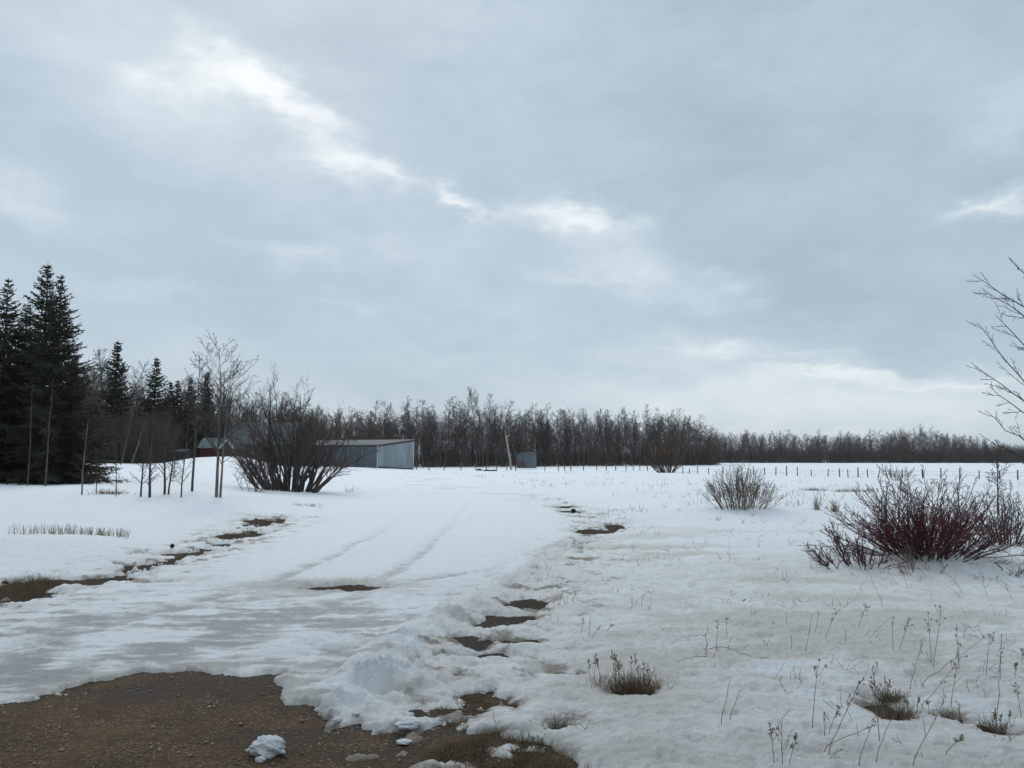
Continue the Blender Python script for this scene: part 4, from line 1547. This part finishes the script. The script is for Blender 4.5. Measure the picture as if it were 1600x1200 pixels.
for (px_, y_, w_, h_, lab) in ((749, 124, 1.0, .45, 'dark earth clod poking from the snow behind the fallen logs'), (762, 117, 1.5, .3, 'dark fallen log lying on the snow before the fence'), (772, 118, 1.0, .25, 'shorter dark log end beside the fallen log')):
    p = at_dist(px_, y_)
    t = Tubes()
    t.add(np.array([[-w_ / 2, 0, 0], [-w_ / 4, .05, .10], [w_ / 4, .1, .06], [w_ / 2, .1, -.02]]), np.array([.05, h_ * .5, h_ * .45, .05]), 8)
    o = link('log', t.mesh('log', M_ROT), None, p)
    tag(o, lab, 'log')


# ------------------------------------------------------------------ weeds, tufts, grass
def weed(px, py, tx, ty, kind, label, seed, name='dead_weed'):
    b = hit(px, py)
    y = b[1]
    tip = np.array([xcol(tx, y, ty) - b[0], 0, z_of(ty, y) - b[2]])
    ln = np.linalg.norm(tip)
    rg = np.random.default_rng(seed)
    root = link(name, None, loc=b)
    root.rotation_euler = (0, 0, 0)
    tag(root, label, 'weed')
    st, hd = Tubes(), Tubes()
    n = 7
    q = np.array([tip * (i / (n - 1)) for i in range(n)])
    q[1:-1] += rg.normal(0, .006 * ln, (n - 2, 3))
    q[:, 1] += np.linspace(0, rg.normal(0, .15) * ln, n)
    q[0][2] -= .06
    r0 = .0022 + .0012 * ln
    rd = taper(r0, .0012, n)
    st.add(q, rd, 4)
    heads = []
    if kind == 'umbel':
        for k in range(int(rg.integers(4, 8))):
            t = rg.uniform(.55, .97)
            i = min(int(t * (n - 1)), n - 2)
            d = side_dir(rg, q[i + 1] - q[i], R(38))
            b_ = grow(rg, q[i] + (q[i + 1] - q[i]) * .5, d, ln * rg.uniform(.08, .22), 4, .1, .08)
            st.add(b_, taper(r0 * .6, .0012, 4), 3)
            heads.append(b_[-1])
        heads.append(q[-1])
    elif kind == 'seed':
        for k in range(9):
            heads.append(q[-1] + (q[-3] - q[-1]) * rg.uniform(0, 1) + rg.normal(0, .008, 3))
    elif kind == 'branchy':
        ramify(rg, st, q, rd, 0, [((5, 7), 38, .42, 4, .12, .03, 3, .7, .15), ((2, 3), 38, .4, 3, .1, .02, 3, .8, .2)])
        fix_minr(st, .0013)
    else:
        if rg.uniform() < .5:
            ramify(rg, st, q, rd, 0, [((1, 2), 38, .25, 3, .1, .02, 3, .7, .4)])
            fix_minr(st, .0013)
    link('stem', st.mesh('stem', M_WEED), root)
    if heads:
        for h in heads:
            for k in range(6 if kind == 'umbel' else 2):
                d = nrm(rg.normal(0, 1, 3) + np.array([0, 0, .8]))
                l_ = rg.uniform(.008, .022)
                hd.add(np.array([h, h + d * l_ * .6, h + d * l_]), np.array([.0008, .0028, .0008]), 3)
        link('seed_heads', hd.mesh('seed_heads', M_WEED), root)
    return root


def z7(x, y):
    return x / 2.6667 + 1000, y / 2.6667 + 850


WEEDS = [
    (713, 765, 735, 480, 'umbel', 'tall lone upright weed with a small seed head, midway between the two grass tufts'),
    (335, 760, 368, 550, 'bare', 'straight bare stalk right of the reddish grass tuft, leaning slightly right'),
    (370, 760, 425, 615, 'bare', 'thinner forked stalk rooted just right of the straight bare one'),
    (318, 455, 312, 305, 'seed', 'upright seedy stalk above the fallen forked twig'),
    (362, 395, 364, 310, 'seed', 'short thick dark stalk next to the upright seedy stalk'),
    (632, 440, 625, 375, 'bare', 'short hooked stalk alone on the stained snow'),
    (705, 375, 710, 290, 'bare', 'left one of two close upright stalks on the stained snow'),
    (730, 375, 740, 280, 'bare', 'right one of two close upright stalks, with a dead leaf at its foot'),
    (768, 410, 830, 290, 'umbel', 'right leaning stalk with a fluffy head, right of the two close stalks'),
    (905, 350, 945, 265, 'umbel', 'thin leaning stalk with pale head below the low red clump'),
    (612, 335, 608, 285, 'bare', 'tiny upright stalk left of the two close stalks'),
    (690, 455, 712, 340, 'bare', 'thin stalk rooted in front of the two close stalks'),
    (855, 400, 855, 350, 'bare', 'short straight stalk right of the fluffy headed one'),
    (935, 390, 958, 355, 'bare', 'very short stub leaning right behind the crossed stalks'),
    (962, 385, 1055, 310, 'bare', 'low slanting twig pointing up to the right over stained snow'),
    (1055, 455, 1055, 300, 'seed', 'tall straight seedy stalk crossing the slanting twig'),
    (1075, 450, 1118, 310, 'umbel', 'pale leaning stalk just right of the straight seedy one'),
    (1215, 500, 1190, 285, 'umbel', 'left half of a V of two branching seed heads above the brown tufts'),
    (1222, 510, 1245, 280, 'umbel', 'right half of a V of two branching seed heads above the brown tufts'),
    (1330, 525, 1295, 320, 'seed', 'tall stalk leaning left with a drooping tip, right of the V'),
    (1290, 670, 1335, 470, 'bare', 'knotted stalk rising from the long leaning stems'),
    (1440, 560, 1435, 370, 'umbel', 'straight stalk topped by a small umbrella head near the right edge'),
    (1480, 715, 1500, 370, 'seed', 'tallest straight stalk near the right edge with a dark tip'),
    (1502, 575, 1508, 400, 'bare', 'thin twin stalk right behind the tallest straight stalk'),
    (770, 825, 775, 705, 'seed', 'small upright stalk in front of the tall lone weed'),
    (785, 795, 825, 680, 'umbel', 'small curved stalk with seed head by the tall lone weed'),
    (775, 880, 940, 600, 'umbel', 'long stem sweeping up right towards the upper brown tuft'),
    (745, 865, 935, 715, 'bare', 'long low stem lying almost flat below the brown tufts'),
    (1000, 840, 975, 520, 'umbel', 'tall dark headed stalk standing left of the lower brown tuft'),
    (975, 905, 1050, 715, 'bare', 'plain stalk leaning right under the lower brown tuft'),
    (1150, 600, 1440, 390, 'umbel', 'longest stem leaning far right behind the brown tufts'),
    (1155, 680, 1395, 545, 'umbel', 'second long stem leaning far right, lower than the longest'),
    (1120, 930, 1255, 620, 'seed', 'long curved stem from the bottom edge towards the knotted stalk'),
    (905, 925, 980, 710, 'seed', 'stalk from the bottom edge leaning right with dark buds'),
    (1260, 705, 1258, 600, 'bare', 'short straight stub between the long leaning stems'),
    (1190, 800, 1187, 720, 'bare', 'lone short stub on clean snow below the long stems'),
    (592, 930, 592, 720, 'branchy', 'branching upright weed at the bottom edge, left of centre right'),
    (560, 930, 540, 750, 'umbel', 'left leaning weed beside the branching upright one at the bottom edge'),
    (620, 930, 638, 800, 'umbel', 'faint right leaning weed beside the branching upright one'),
    (785, 930, 835, 840, 'branchy', 'dark twiggy weed at the bottom edge below the long low stem'),
    (1265, 880, 1340, 805, 'umbel', 'small forked stalk just above the lower right corner'),
    (1560, 560, 1565, 500, 'umbel', 'short seedy stalk near the right edge behind the last tuft'),
    (1592, 510, 1590, 440, 'umbel', 'feathery seed head cut by the right edge'),
    (1120, 600, 1185, 390, 'seed', 'slim arching stalk between the V and the upper brown tuft'),
    (1400, 770, 1415, 740, 'branchy', 'little dark curled weed in a snow hollow right of the tufts'),
    (1335, 690, 1330, 655, 'branchy', 'small dark rosette of dead leaves under the knotted stalk'),
    (1590, 720, 1560, 580, 'umbel', 'left leaning weed with many heads against the right edge'),
    (1545, 825, 1530, 780, 'branchy', 'curled black leaf stub near the lower right corner'),
    (1018, 265, 957, 110, 'bare', 'sharply left leaning sucker rooted below the low red clump'),
    (1118, 190, 1060, 65, 'bare', 'thick sucker leaning left out of the drift under the red bush'),
    (1078, 170, 1008, 72, 'bare', 'thin sucker leaning left between the low clump and thick sucker'),
    (1198, 140, 1130, 68, 'bare', 'short sucker at the foot of the large red bush'),
    (908, 190, 945, 135, 'bare', 'short bent twig below the low red clump'),
    (1355, 210, 1240, 80, 'branchy', 'forked branch leaning left from the drift below the red bush'),
    (1450, 225, 1400, 85, 'branchy', 'tall branching whip below the right part of the red bush'),
    (1552, 232, 1480, 115, 'branchy', 'arched branching whip near the right edge'),
    (1340, 222, 1285, 175, 'bare', 'low bent twig with curled tip on the clean drift'),
    (1215, 220, 1210, 190, 'bare', 'tiny stub on the clean drift below the red bush'),
    (1600, 150, 1480, 30, 'branchy', 'brittle branch leaning left at the right edge below the bare tree'),
    (432, 245, 434, 232, 'seed', 'tiny dark bud in the middle distance snow'),
    (455, 245, 472, 205, 'bare', 'short thin stalk alone in the middle distance'),
    (555, 340, 555, 322, 'branchy', 'small dark crumpled weed flat on the stained snow'),
]
for i, (a, b, c, d, k, lab) in enumerate(WEEDS):
    p0, p1 = z7(a, b), z7(c, d)
    weed(*p0, *p1, k, lab, 500 + i)
for i, (a, b, c, d, k, lab) in enumerate([
        (195, 912, 216, 880, 'bare', 'lone stalk standing behind the matted grass at the left edge'),
        (1002, 850 + 100, 1004, 930, 'seed', 'small seedy stalk on the rough snow right of the muddy holes'),
        (908, 990, 912, 968, 'seed', 'first of the little dark stalks right of the melted holes'),
        (920, 992, 922, 960, 'bare', 'second little stalk right of the melted holes, thin and straight'),
        (923, 998, 938, 975, 'seed', 'right leaning little stalk right of the melted holes'),
        (946, 990, 958, 976, 'seed', 'dark tipped little stalk farthest right of the melted holes'),
        (872, 942, 880, 925, 'bare', 'thin twig beside the largest melted hole'),
        (905, 944, 935, 934, 'branchy', 'low dark tangle of twigs right of the largest melted hole'),
        (993, 838, 1022, 822, 'branchy', 'low brown twigs beside the far melted strip'),
        (1140, 880, 1138, 838, 'bare', 'faint upright stalk on clean snow left of the red clump'),
]):
    weed(a, b, c, d, k, lab, 700 + i)

# fallen forked twig
b = hit(1103, 1028)
t = Tubes()


def fp(zx, zy, lift=.01):
    px, py = z7(zx, zy)
    y = b[1] + (485 - zy) * .0035
    x = xcol(px, y, py)
    return np.array([x, y, zz(x, y) + lift]) - b


base_ = fp(278, 455, .02)
rgt = np.random.default_rng(88)


def kink(pts, r0, r1):
    pts = np.array([np.asarray(p, float) for p in pts])
    k = np.linspace(0, len(pts) - 1, len(pts) * 3)
    q = np.stack([np.interp(k, np.arange(len(pts)), pts[:, c]) for c in range(3)], -1)
    q[1:-1] += rgt.normal(0, .006, (len(q) - 2, 3))
    t.add(q, taper(r0, r1, len(q)), 4)


up_ = lambda dx, z: np.array([base_[0] + dx, base_[1], z])
kink([fp(155, 535), fp(215, 508), fp(274, 485)], .0016, .0026)
kink([fp(274, 487, .0), up_(.006, .08), up_(-.004, .16), up_(.012, .25)], .0036, .0015)
kink([up_(.0, .17), up_(-.13, .165), up_(-.27, .13)], .0026, .0012)
kink([up_(.02, .05), fp(325, 459, .06), fp(370, 461, .05), fp(410, 472, .03), fp(480, 486, .01), fp(540, 492, .01)], .0034, .0013)
kink([fp(370, 461, .05), fp(376, 440, .09), fp(382, 425, .12)], .0018, .001)
tag(link('fallen_twig', t.mesh('fallen_twig', M_WEED), None, b), 'forked dead twig lying on the snow right of the reddish grass tuft', 'twig')


def blades(rg, cx, cy, n, sx, sy, h, r, lean, T, seg=4):
    for k in range(n):
        x, y = cx + rg.normal(0, sx), cy + rg.normal(0, sy)
        d = np.array([rg.normal(0, lean), rg.normal(0, lean), 1.0])
        q = grow(rg, np.array([x, y, 0.]), d, h * rg.uniform(.45, 1.15), seg, .16, -.05)
        T.append((x, y, q, taper(r, r * .35, seg)))


def tuft(px, py, wpx, hpx, n, label, seed, mat=M_GRASSB, lean=.4, stalks=0, name='grass_tuft', r=.0022, depth=.5):
    b = hit(px, py)
    s = b[1] / FPX
    rg = np.random.default_rng(seed)
    L_ = []
    blades(rg, 0, 0, n, wpx * s * .22, wpx * s * .22 * depth, hpx * s, r, lean, L_)
    t = Tubes()
    for x, y, q, rr in L_:
        q = q.copy()
        q[0][2] -= .04
        t.add(q, rr, 3)
    root = link(name, None, loc=(b[0], b[1], b[2] - .01))
    tag(root, label, 'grass tuft')
    link('blades', t.mesh('blades', mat), root)
    if stalks:
        st = Tubes()
        for k in range(stalks):
            x, y = rg.normal(0, wpx * s * .28), rg.normal(0, wpx * s * .1)
            q = grow(rg, np.array([x, y, -.03]), np.array([rg.normal(0, .15), rg.normal(0, .1), 1]), hpx * s * rg.uniform(1.1, 1.75), 5, .05, 0)
            st.add(q, taper(.0022, .0012, 5), 3)
            for e in range(5):
                pb = q[-1] + (q[-2] - q[-1]) * rg.uniform(0, .9)
                d = nrm(rg.normal(0, .6, 3) + np.array([0, 0, 1.2]))
                st.add(np.array([pb, pb + d * .014, pb + d * .03]), np.array([.001, .005, .001]), 3)
        link('seed_stalks', st.mesh('seed_stalks', M_WEED), root)
    return root


M_TUFT = simple('reddish brown grass', (0.19, 0.125, 0.08), .9, .5, 9)
tuft(985, 1070, 110, 40, 420, 'largest reddish brown grass tuft with seed stalks in a snow hollow', 801, M_TUFT, .5, stalks=16)
tuft(1403, 1110, 70, 32, 260, 'lower brown grass tuft in a melt hollow among the tall weeds', 802, M_WEED, .5, stalks=5)
tuft(1388, 1084, 46, 26, 160, 'upper small brown grass tuft just behind the lower one', 803, M_GRASSB, .5, stalks=5)
tuft(876, 1128, 34, 30, 90, 'small dark grass sprig at the edge of the bare grassy patch', 804, M_WEED, .35)
tuft(1556, 1122, 50, 26, 110, 'brown grass tuft near the right edge with weeds around', 805, M_WEED, .5, stalks=4)
tuft(1478, 1112, 24, 20, 50, 'tiny grass tuft at the foot of the tallest straight stalk', 806, M_WEED, .4)
tuft(1276, 797, 12, 26, 40, 'pale tan grass plume standing in the field, left of a similar one', 807, M_STRAW, .18, r=.006)
tuft(1304, 800, 16, 22, 40, 'pale tan grass plume standing in the field, right of a similar one', 808, M_STRAW, .25, r=.006)
tuft(1332, 768, 70, 9, 160, 'flat heap of tan grass in the field behind the red bush', 809, M_STRAW, .9, r=.010)
tuft(1272, 766, 44, 7, 100, 'low dark heap of grass in the field left of the tan one', 810, M_WEED, .9, r=.010)
tuft(548, 768, 24, 12, 26, 'bent tan grass stalks sticking out of the snowbank right of the willow clump', 811, M_STRAW, .9, r=.006)
tuft(470, 790, 60, 6, 60, 'faint flattened tan grass on the left shoulder of the drive', 812, M_STRAW, 1.0, r=.006)
tuft(170, 772, 70, 10, 120, 'low brown grass between the spruces and the thin whip sapling', 813, M_GRASSB, .9, r=.009)


def patch(name, pts_px, n, h, r, lean, label, seed, mats, need_bare=True, hvar=True):
    """uncountable grass over a patch of ground"""
    rg = np.random.default_rng(seed)
    poly = [flat(a, b) for a, b in pts_px]
    xs, ys = [p[0] for p in poly], [p[1] for p in poly]
    X = rg.uniform(min(xs), max(xs), n * 4)
    Y = rg.uniform(min(ys), max(ys), n * 4)
    ok = poly_in(X, Y, poly) > -.02
    X, Y = X[ok], Y[ok]
    M_, G_, T_, _d, _i, _s, _so, mm = fields(X, Y)
    clump = fbm(X / .25, Y / .25, seed, 3)
    if need_bare:
        ok = (mm > -.03) & (clump > -.25)
    else:
        ok = clump > -.15
    X, Y, zg_ = X[ok][:n], Y[ok][:n], np.where(T_ > 0, G_ + T_, G_)[ok][:n]
    t = Tubes()
    for x, y, z in zip(X, Y, zg_):
        d = np.array([rg.normal(0, lean), rg.normal(0, lean), 1.0])
        q = grow(rg, np.array([x, y, z - .01]), d, h * rg.uniform(.4, 1.2), 4, .25, -.12)
        t.add(q, taper(r, r * .4, 4), 3)
    return tag(link(name, t.mesh(name, mats)), label=label, kind='stuff', cat='grass')


patch('dry_grass', [(720, 1140), (800, 1125), (880, 1155), (950, 1215), (1000, 1260), (600, 1260), (640, 1190), (690, 1150)], 10000, .07, .0019, .9, 'matted brown grass on the bare ground at the bottom edge', 901, M_GRASSB)
patch('dry_grass', [(-120, 970), (0, 945), (60, 925), (95, 905), (60, 893), (0, 893), (-120, 895)], 3000, .15, .0022, .5, 'tangled tan grass on the bank at the left edge', 902, M_GRASSB)
patch('dry_grass', [(640, 1105), (700, 1062), (850, 1066), (880, 1110), (760, 1125)], 2400, .045, .0017, .9, 'short brown grass in the muddy strip beside the drive', 903, M_GRASSB)
patch('dry_grass', [(90, 915), (190, 890), (260, 866), (420, 808), (450, 816), (330, 862), (200, 905)], 1600, .07, .004, .8, 'flattened brown grass along the left ditch of the drive', 904, M_GRASSB)
patch('dry_grass', [(860, 790), (980, 800), (1000, 830), (900, 836)], 420, .10, .005, .9, 'low brown grass around the far melted strip', 905, M_WEED, need_bare=False)

# stubble of pale reeds behind the first bank on the left
rg = np.random.default_rng(77)
t = Tubes()
for k in range(420):
    px = 12 + 190 * rg.uniform() ** .9
    if rg.uniform() > .35 + .65 * math.sin(px * .21) ** 2:
        continue
    y = 16.6 + rg.normal(0, .25)
    p = at_dist(px, y)
    hh = rg.uniform(.10, .24) * (1 if px < 120 else .8)
    q = grow(rg, p + np.array([0, 0, -.05]), np.array([rg.normal(0, .12), rg.normal(0, .1), 1]), hh + .05, 3, .05, 0)
    t.add(q, np.array([.005, .004, .003]), 3)
tag(link('reed_stubble', t.mesh('reed_stubble', M_STRAW)), label='row of short pale reeds standing in the snow on the left bank', kind='stuff', cat='reeds')

# thin scattered stubble over the far field
t = Tubes()
for k in range(1500):
    px, y = rg.uniform(640, 1640), rg.uniform(22, 118)
    if y < 45 and px < 900:
        continue
    x = pxx(px, y)
    if poly_in(np.array([x]), np.array([y]), DRIVE)[0] > -.5:
        continue
    if fbm(np.array([x / 6]), np.array([y / 10]), 6, 3)[0] < 0.0:
        continue
    z = float(macro(np.array([x]), np.array([y]))[0])
    for e in range(3):
        q = grow(rg, np.array([x + rg.normal(0, .12), y + rg.normal(0, .12), z - .05]), np.array([rg.normal(0, .45), rg.normal(0, .4), 1]), rg.uniform(.12, .38), 3, .15, -.03)
        t.add(q, np.array([.006, .005, .003]), 3)
for k in range(900):
    y = rg.uniform(4.6, 24)
    px = rg.uniform(820, 1640) if rg.uniform() < .9 else rg.uniform(740, 900)
    x = xcol(px, y, 719 + EYE * FPX / y)
    if fbm(np.array([x / 1.8]), np.array([y / 1.8]), 6, 3)[0] < 0.02 or poly_in(np.array([x]), np.array([y]), DRIVE)[0] > -.3:
        continue
    z = zz(x, y)
    for e in range(int(rg.integers(1, 4))):
        q = grow(rg, np.array([x + rg.normal(0, .03), y + rg.normal(0, .03), z - .01]), np.array([rg.normal(0, .6), rg.normal(0, .5), 1]), rg.uniform(.02, .09) * (1 + y / 18), 3, .25, -.05)
        t.add(q, np.array([.0016, .0013, .001]) * (1 + y / 14), 3)
tag(link('field_stubble', t.mesh('field_stubble', M_WEED)), label='sparse dead stubble poking through the snow of the open field', kind='stuff', cat='stubble')


# ------------------------------------------------------------------ snow chunks and stones
import bmesh
M_CHUNK = simple('snow lump', (0.88, 0.89, 0.90), .8, .08, 9, col2=(0.74, 0.74, 0.73), bump=.020, bscale=26)


def lump(px, py, wpx, hpx, label, seed, name='snow_chunk', mat=None, dep=.7, sink=.25, cat='snow lump', rough=.3, y=None):
    b = hit(px, py)
    s = b[1] / FPX
    w, h = wpx * s, hpx * s
    bm = bmesh.new()
    bmesh.ops.create_icosphere(bm, subdivisions=6, radius=1.0)
    co = np.array([v.co[:] for v in bm.verts])
    n = fbm(co[:, 0] * 1.2 + co[:, 2] * .9 + seed, co[:, 1] * 1.2 + co[:, 2] * 1.1, seed, 3, .5)
    n2 = fbm(co[:, 2] * 2.5 + seed, co[:, 0] * 2.5 - co[:, 1] * 2, seed + 5, 4, .6)
    q_ = co * np.array([w, w, h]) / .035
    pit = fbm(q_[:, 0] + q_[:, 2] * .8, q_[:, 1] - q_[:, 2] * .7, seed + 9, 4, .65)
    k = 1 + rough * 1.0 * n + rough * .16 * n2 + .07 * pit
    co = co * k[:, None] * np.array([w / 2, w / 2 * dep, h / (2 - sink)])
    co[:, 2] += h / (2 - sink) * (1 - sink)
    for v, c in zip(bm.verts, co):
        v.co = c
    me = bpy.data.meshes.new(name)
    bm.to_mesh(me)
    bm.free()
    me.polygons.foreach_set('use_smooth', [True] * len(me.polygons))
    a_ = me.attributes.new('stain', 'FLOAT', 'POINT')
    a_.data.foreach_set('value', np.clip(.25 * (1 - co[:, 2] / h) + .3 * pit, 0, 1).astype(np.float32))
    a_ = me.attributes.new('soil', 'FLOAT', 'POINT')
    a_.data.foreach_set('value', np.clip(.5 - co[:, 2] / h * 2.2, 0, .6).astype(np.float32))
    me.materials.append(mat or M_SNOW)
    o = link(name, me, None, b)
    tag(o, label, cat)
    return o


lump(418, 1160, 50, 26, 'jagged lump of white snow lying alone on the brown gravel', 1, rough=.5)
lump(408, 1170, 16, 8, 'crumb of snow just in front of the jagged lump on the gravel', 2)
lump(638, 1128, 38, 13, 'flat snow lump on the gravel edge below the driveway ice', 3, rough=.45)
lump(632, 1142, 24, 6, 'thin sliver of snow below the flat lump on the gravel edge', 4)
lump(527, 1118, 16, 8, 'small snow crumb at the tip of the ice edge', 5)
lump(556, 1110, 12, 6, 'tiny snow crumb right of the ice edge tip', 6)
lump(269, 856, 6, 6, 'black clod sticking out of the snow beside the left ditch', 11, 'earth_clod', M_ROT, cat='clod')
lump(896, 796, 8, 5, 'black clod on the far melted strip right of the drive', 12, 'earth_clod', M_ROT, cat='clod')
lump(8, 905, 12, 5, 'dark flat clod on the snow at the left edge', 13, 'earth_clod', M_ROT, cat='clod')

rg = np.random.default_rng(5)
ico = bmesh.new()
bmesh.ops.create_icosphere(ico, subdivisions=1, radius=1.0)
iv = np.array([v.co[:] for v in ico.verts])
ifc = np.array([[v.index for v in f.verts] for f in ico.faces])
ico.free()
n = 30000
Y = 3.7 + 5.0 * rg.uniform(0, 1, n) ** 1.3
X = rg.uniform(-.74, .20, n) * Y
M_, G_, T_, _d, _i, _s, _so, mm = fields(X, Y)
den = fbm(X / .6, Y / .6, 66, 4)
ok = (mm > .0) & (den + rg.uniform(-.5, .5, n) > .02)
X, Y, Zg = X[ok], Y[ok], G_[ok]
V, F = [], []
for i in range(len(X)):
    s = float(np.clip(rg.lognormal(-5.45, .52), .0018, .020))
    k = iv * (1 + rg.normal(0, .18, (len(iv), 1))) * s * np.array([1, rg.uniform(.6, 1), rg.uniform(.4, .75)])
    a = rg.uniform(0, 6.28)
    c_, s_ = math.cos(a), math.sin(a)
    k = np.stack([k[:, 0] * c_ - k[:, 1] * s_, k[:, 0] * s_ + k[:, 1] * c_, k[:, 2]], -1)
    V.append(k + np.array([X[i], Y[i], Zg[i] + s * .25 + .012 * 0]))
    F.append(ifc + i * len(iv))
tag(link('gravel', np_mesh('gravel', np.concatenate(V), np.concatenate(F), M_STONE, False)), label='loose wet pebbles scattered over the bare driveway', kind='stuff', cat='gravel')


# ------------------------------------------------------------------ thin winter haze
hz_m = bpy.data.materials.new('haze')
hz_m.use_nodes = True
ht = hz_m.node_tree
ht.nodes.remove(ht.nodes['Principled BSDF'])
pv = ht.nodes.new('ShaderNodeVolumePrincipled')
pv.inputs['Color'].default_value = (.93, .96, 1.0, 1)
pv.inputs['Density'].default_value = .00013
ht.links.new(pv.outputs[0], [n for n in ht.nodes if n.type == 'OUTPUT_MATERIAL'][0].inputs['Volume'])
ho = mb_obj('haze', box_q(-6000, 6000, -6000, 6000, -8, 32), hz_m)
tag(ho, label='thin pale winter haze in the air over the field', kind='stuff', cat='haze')
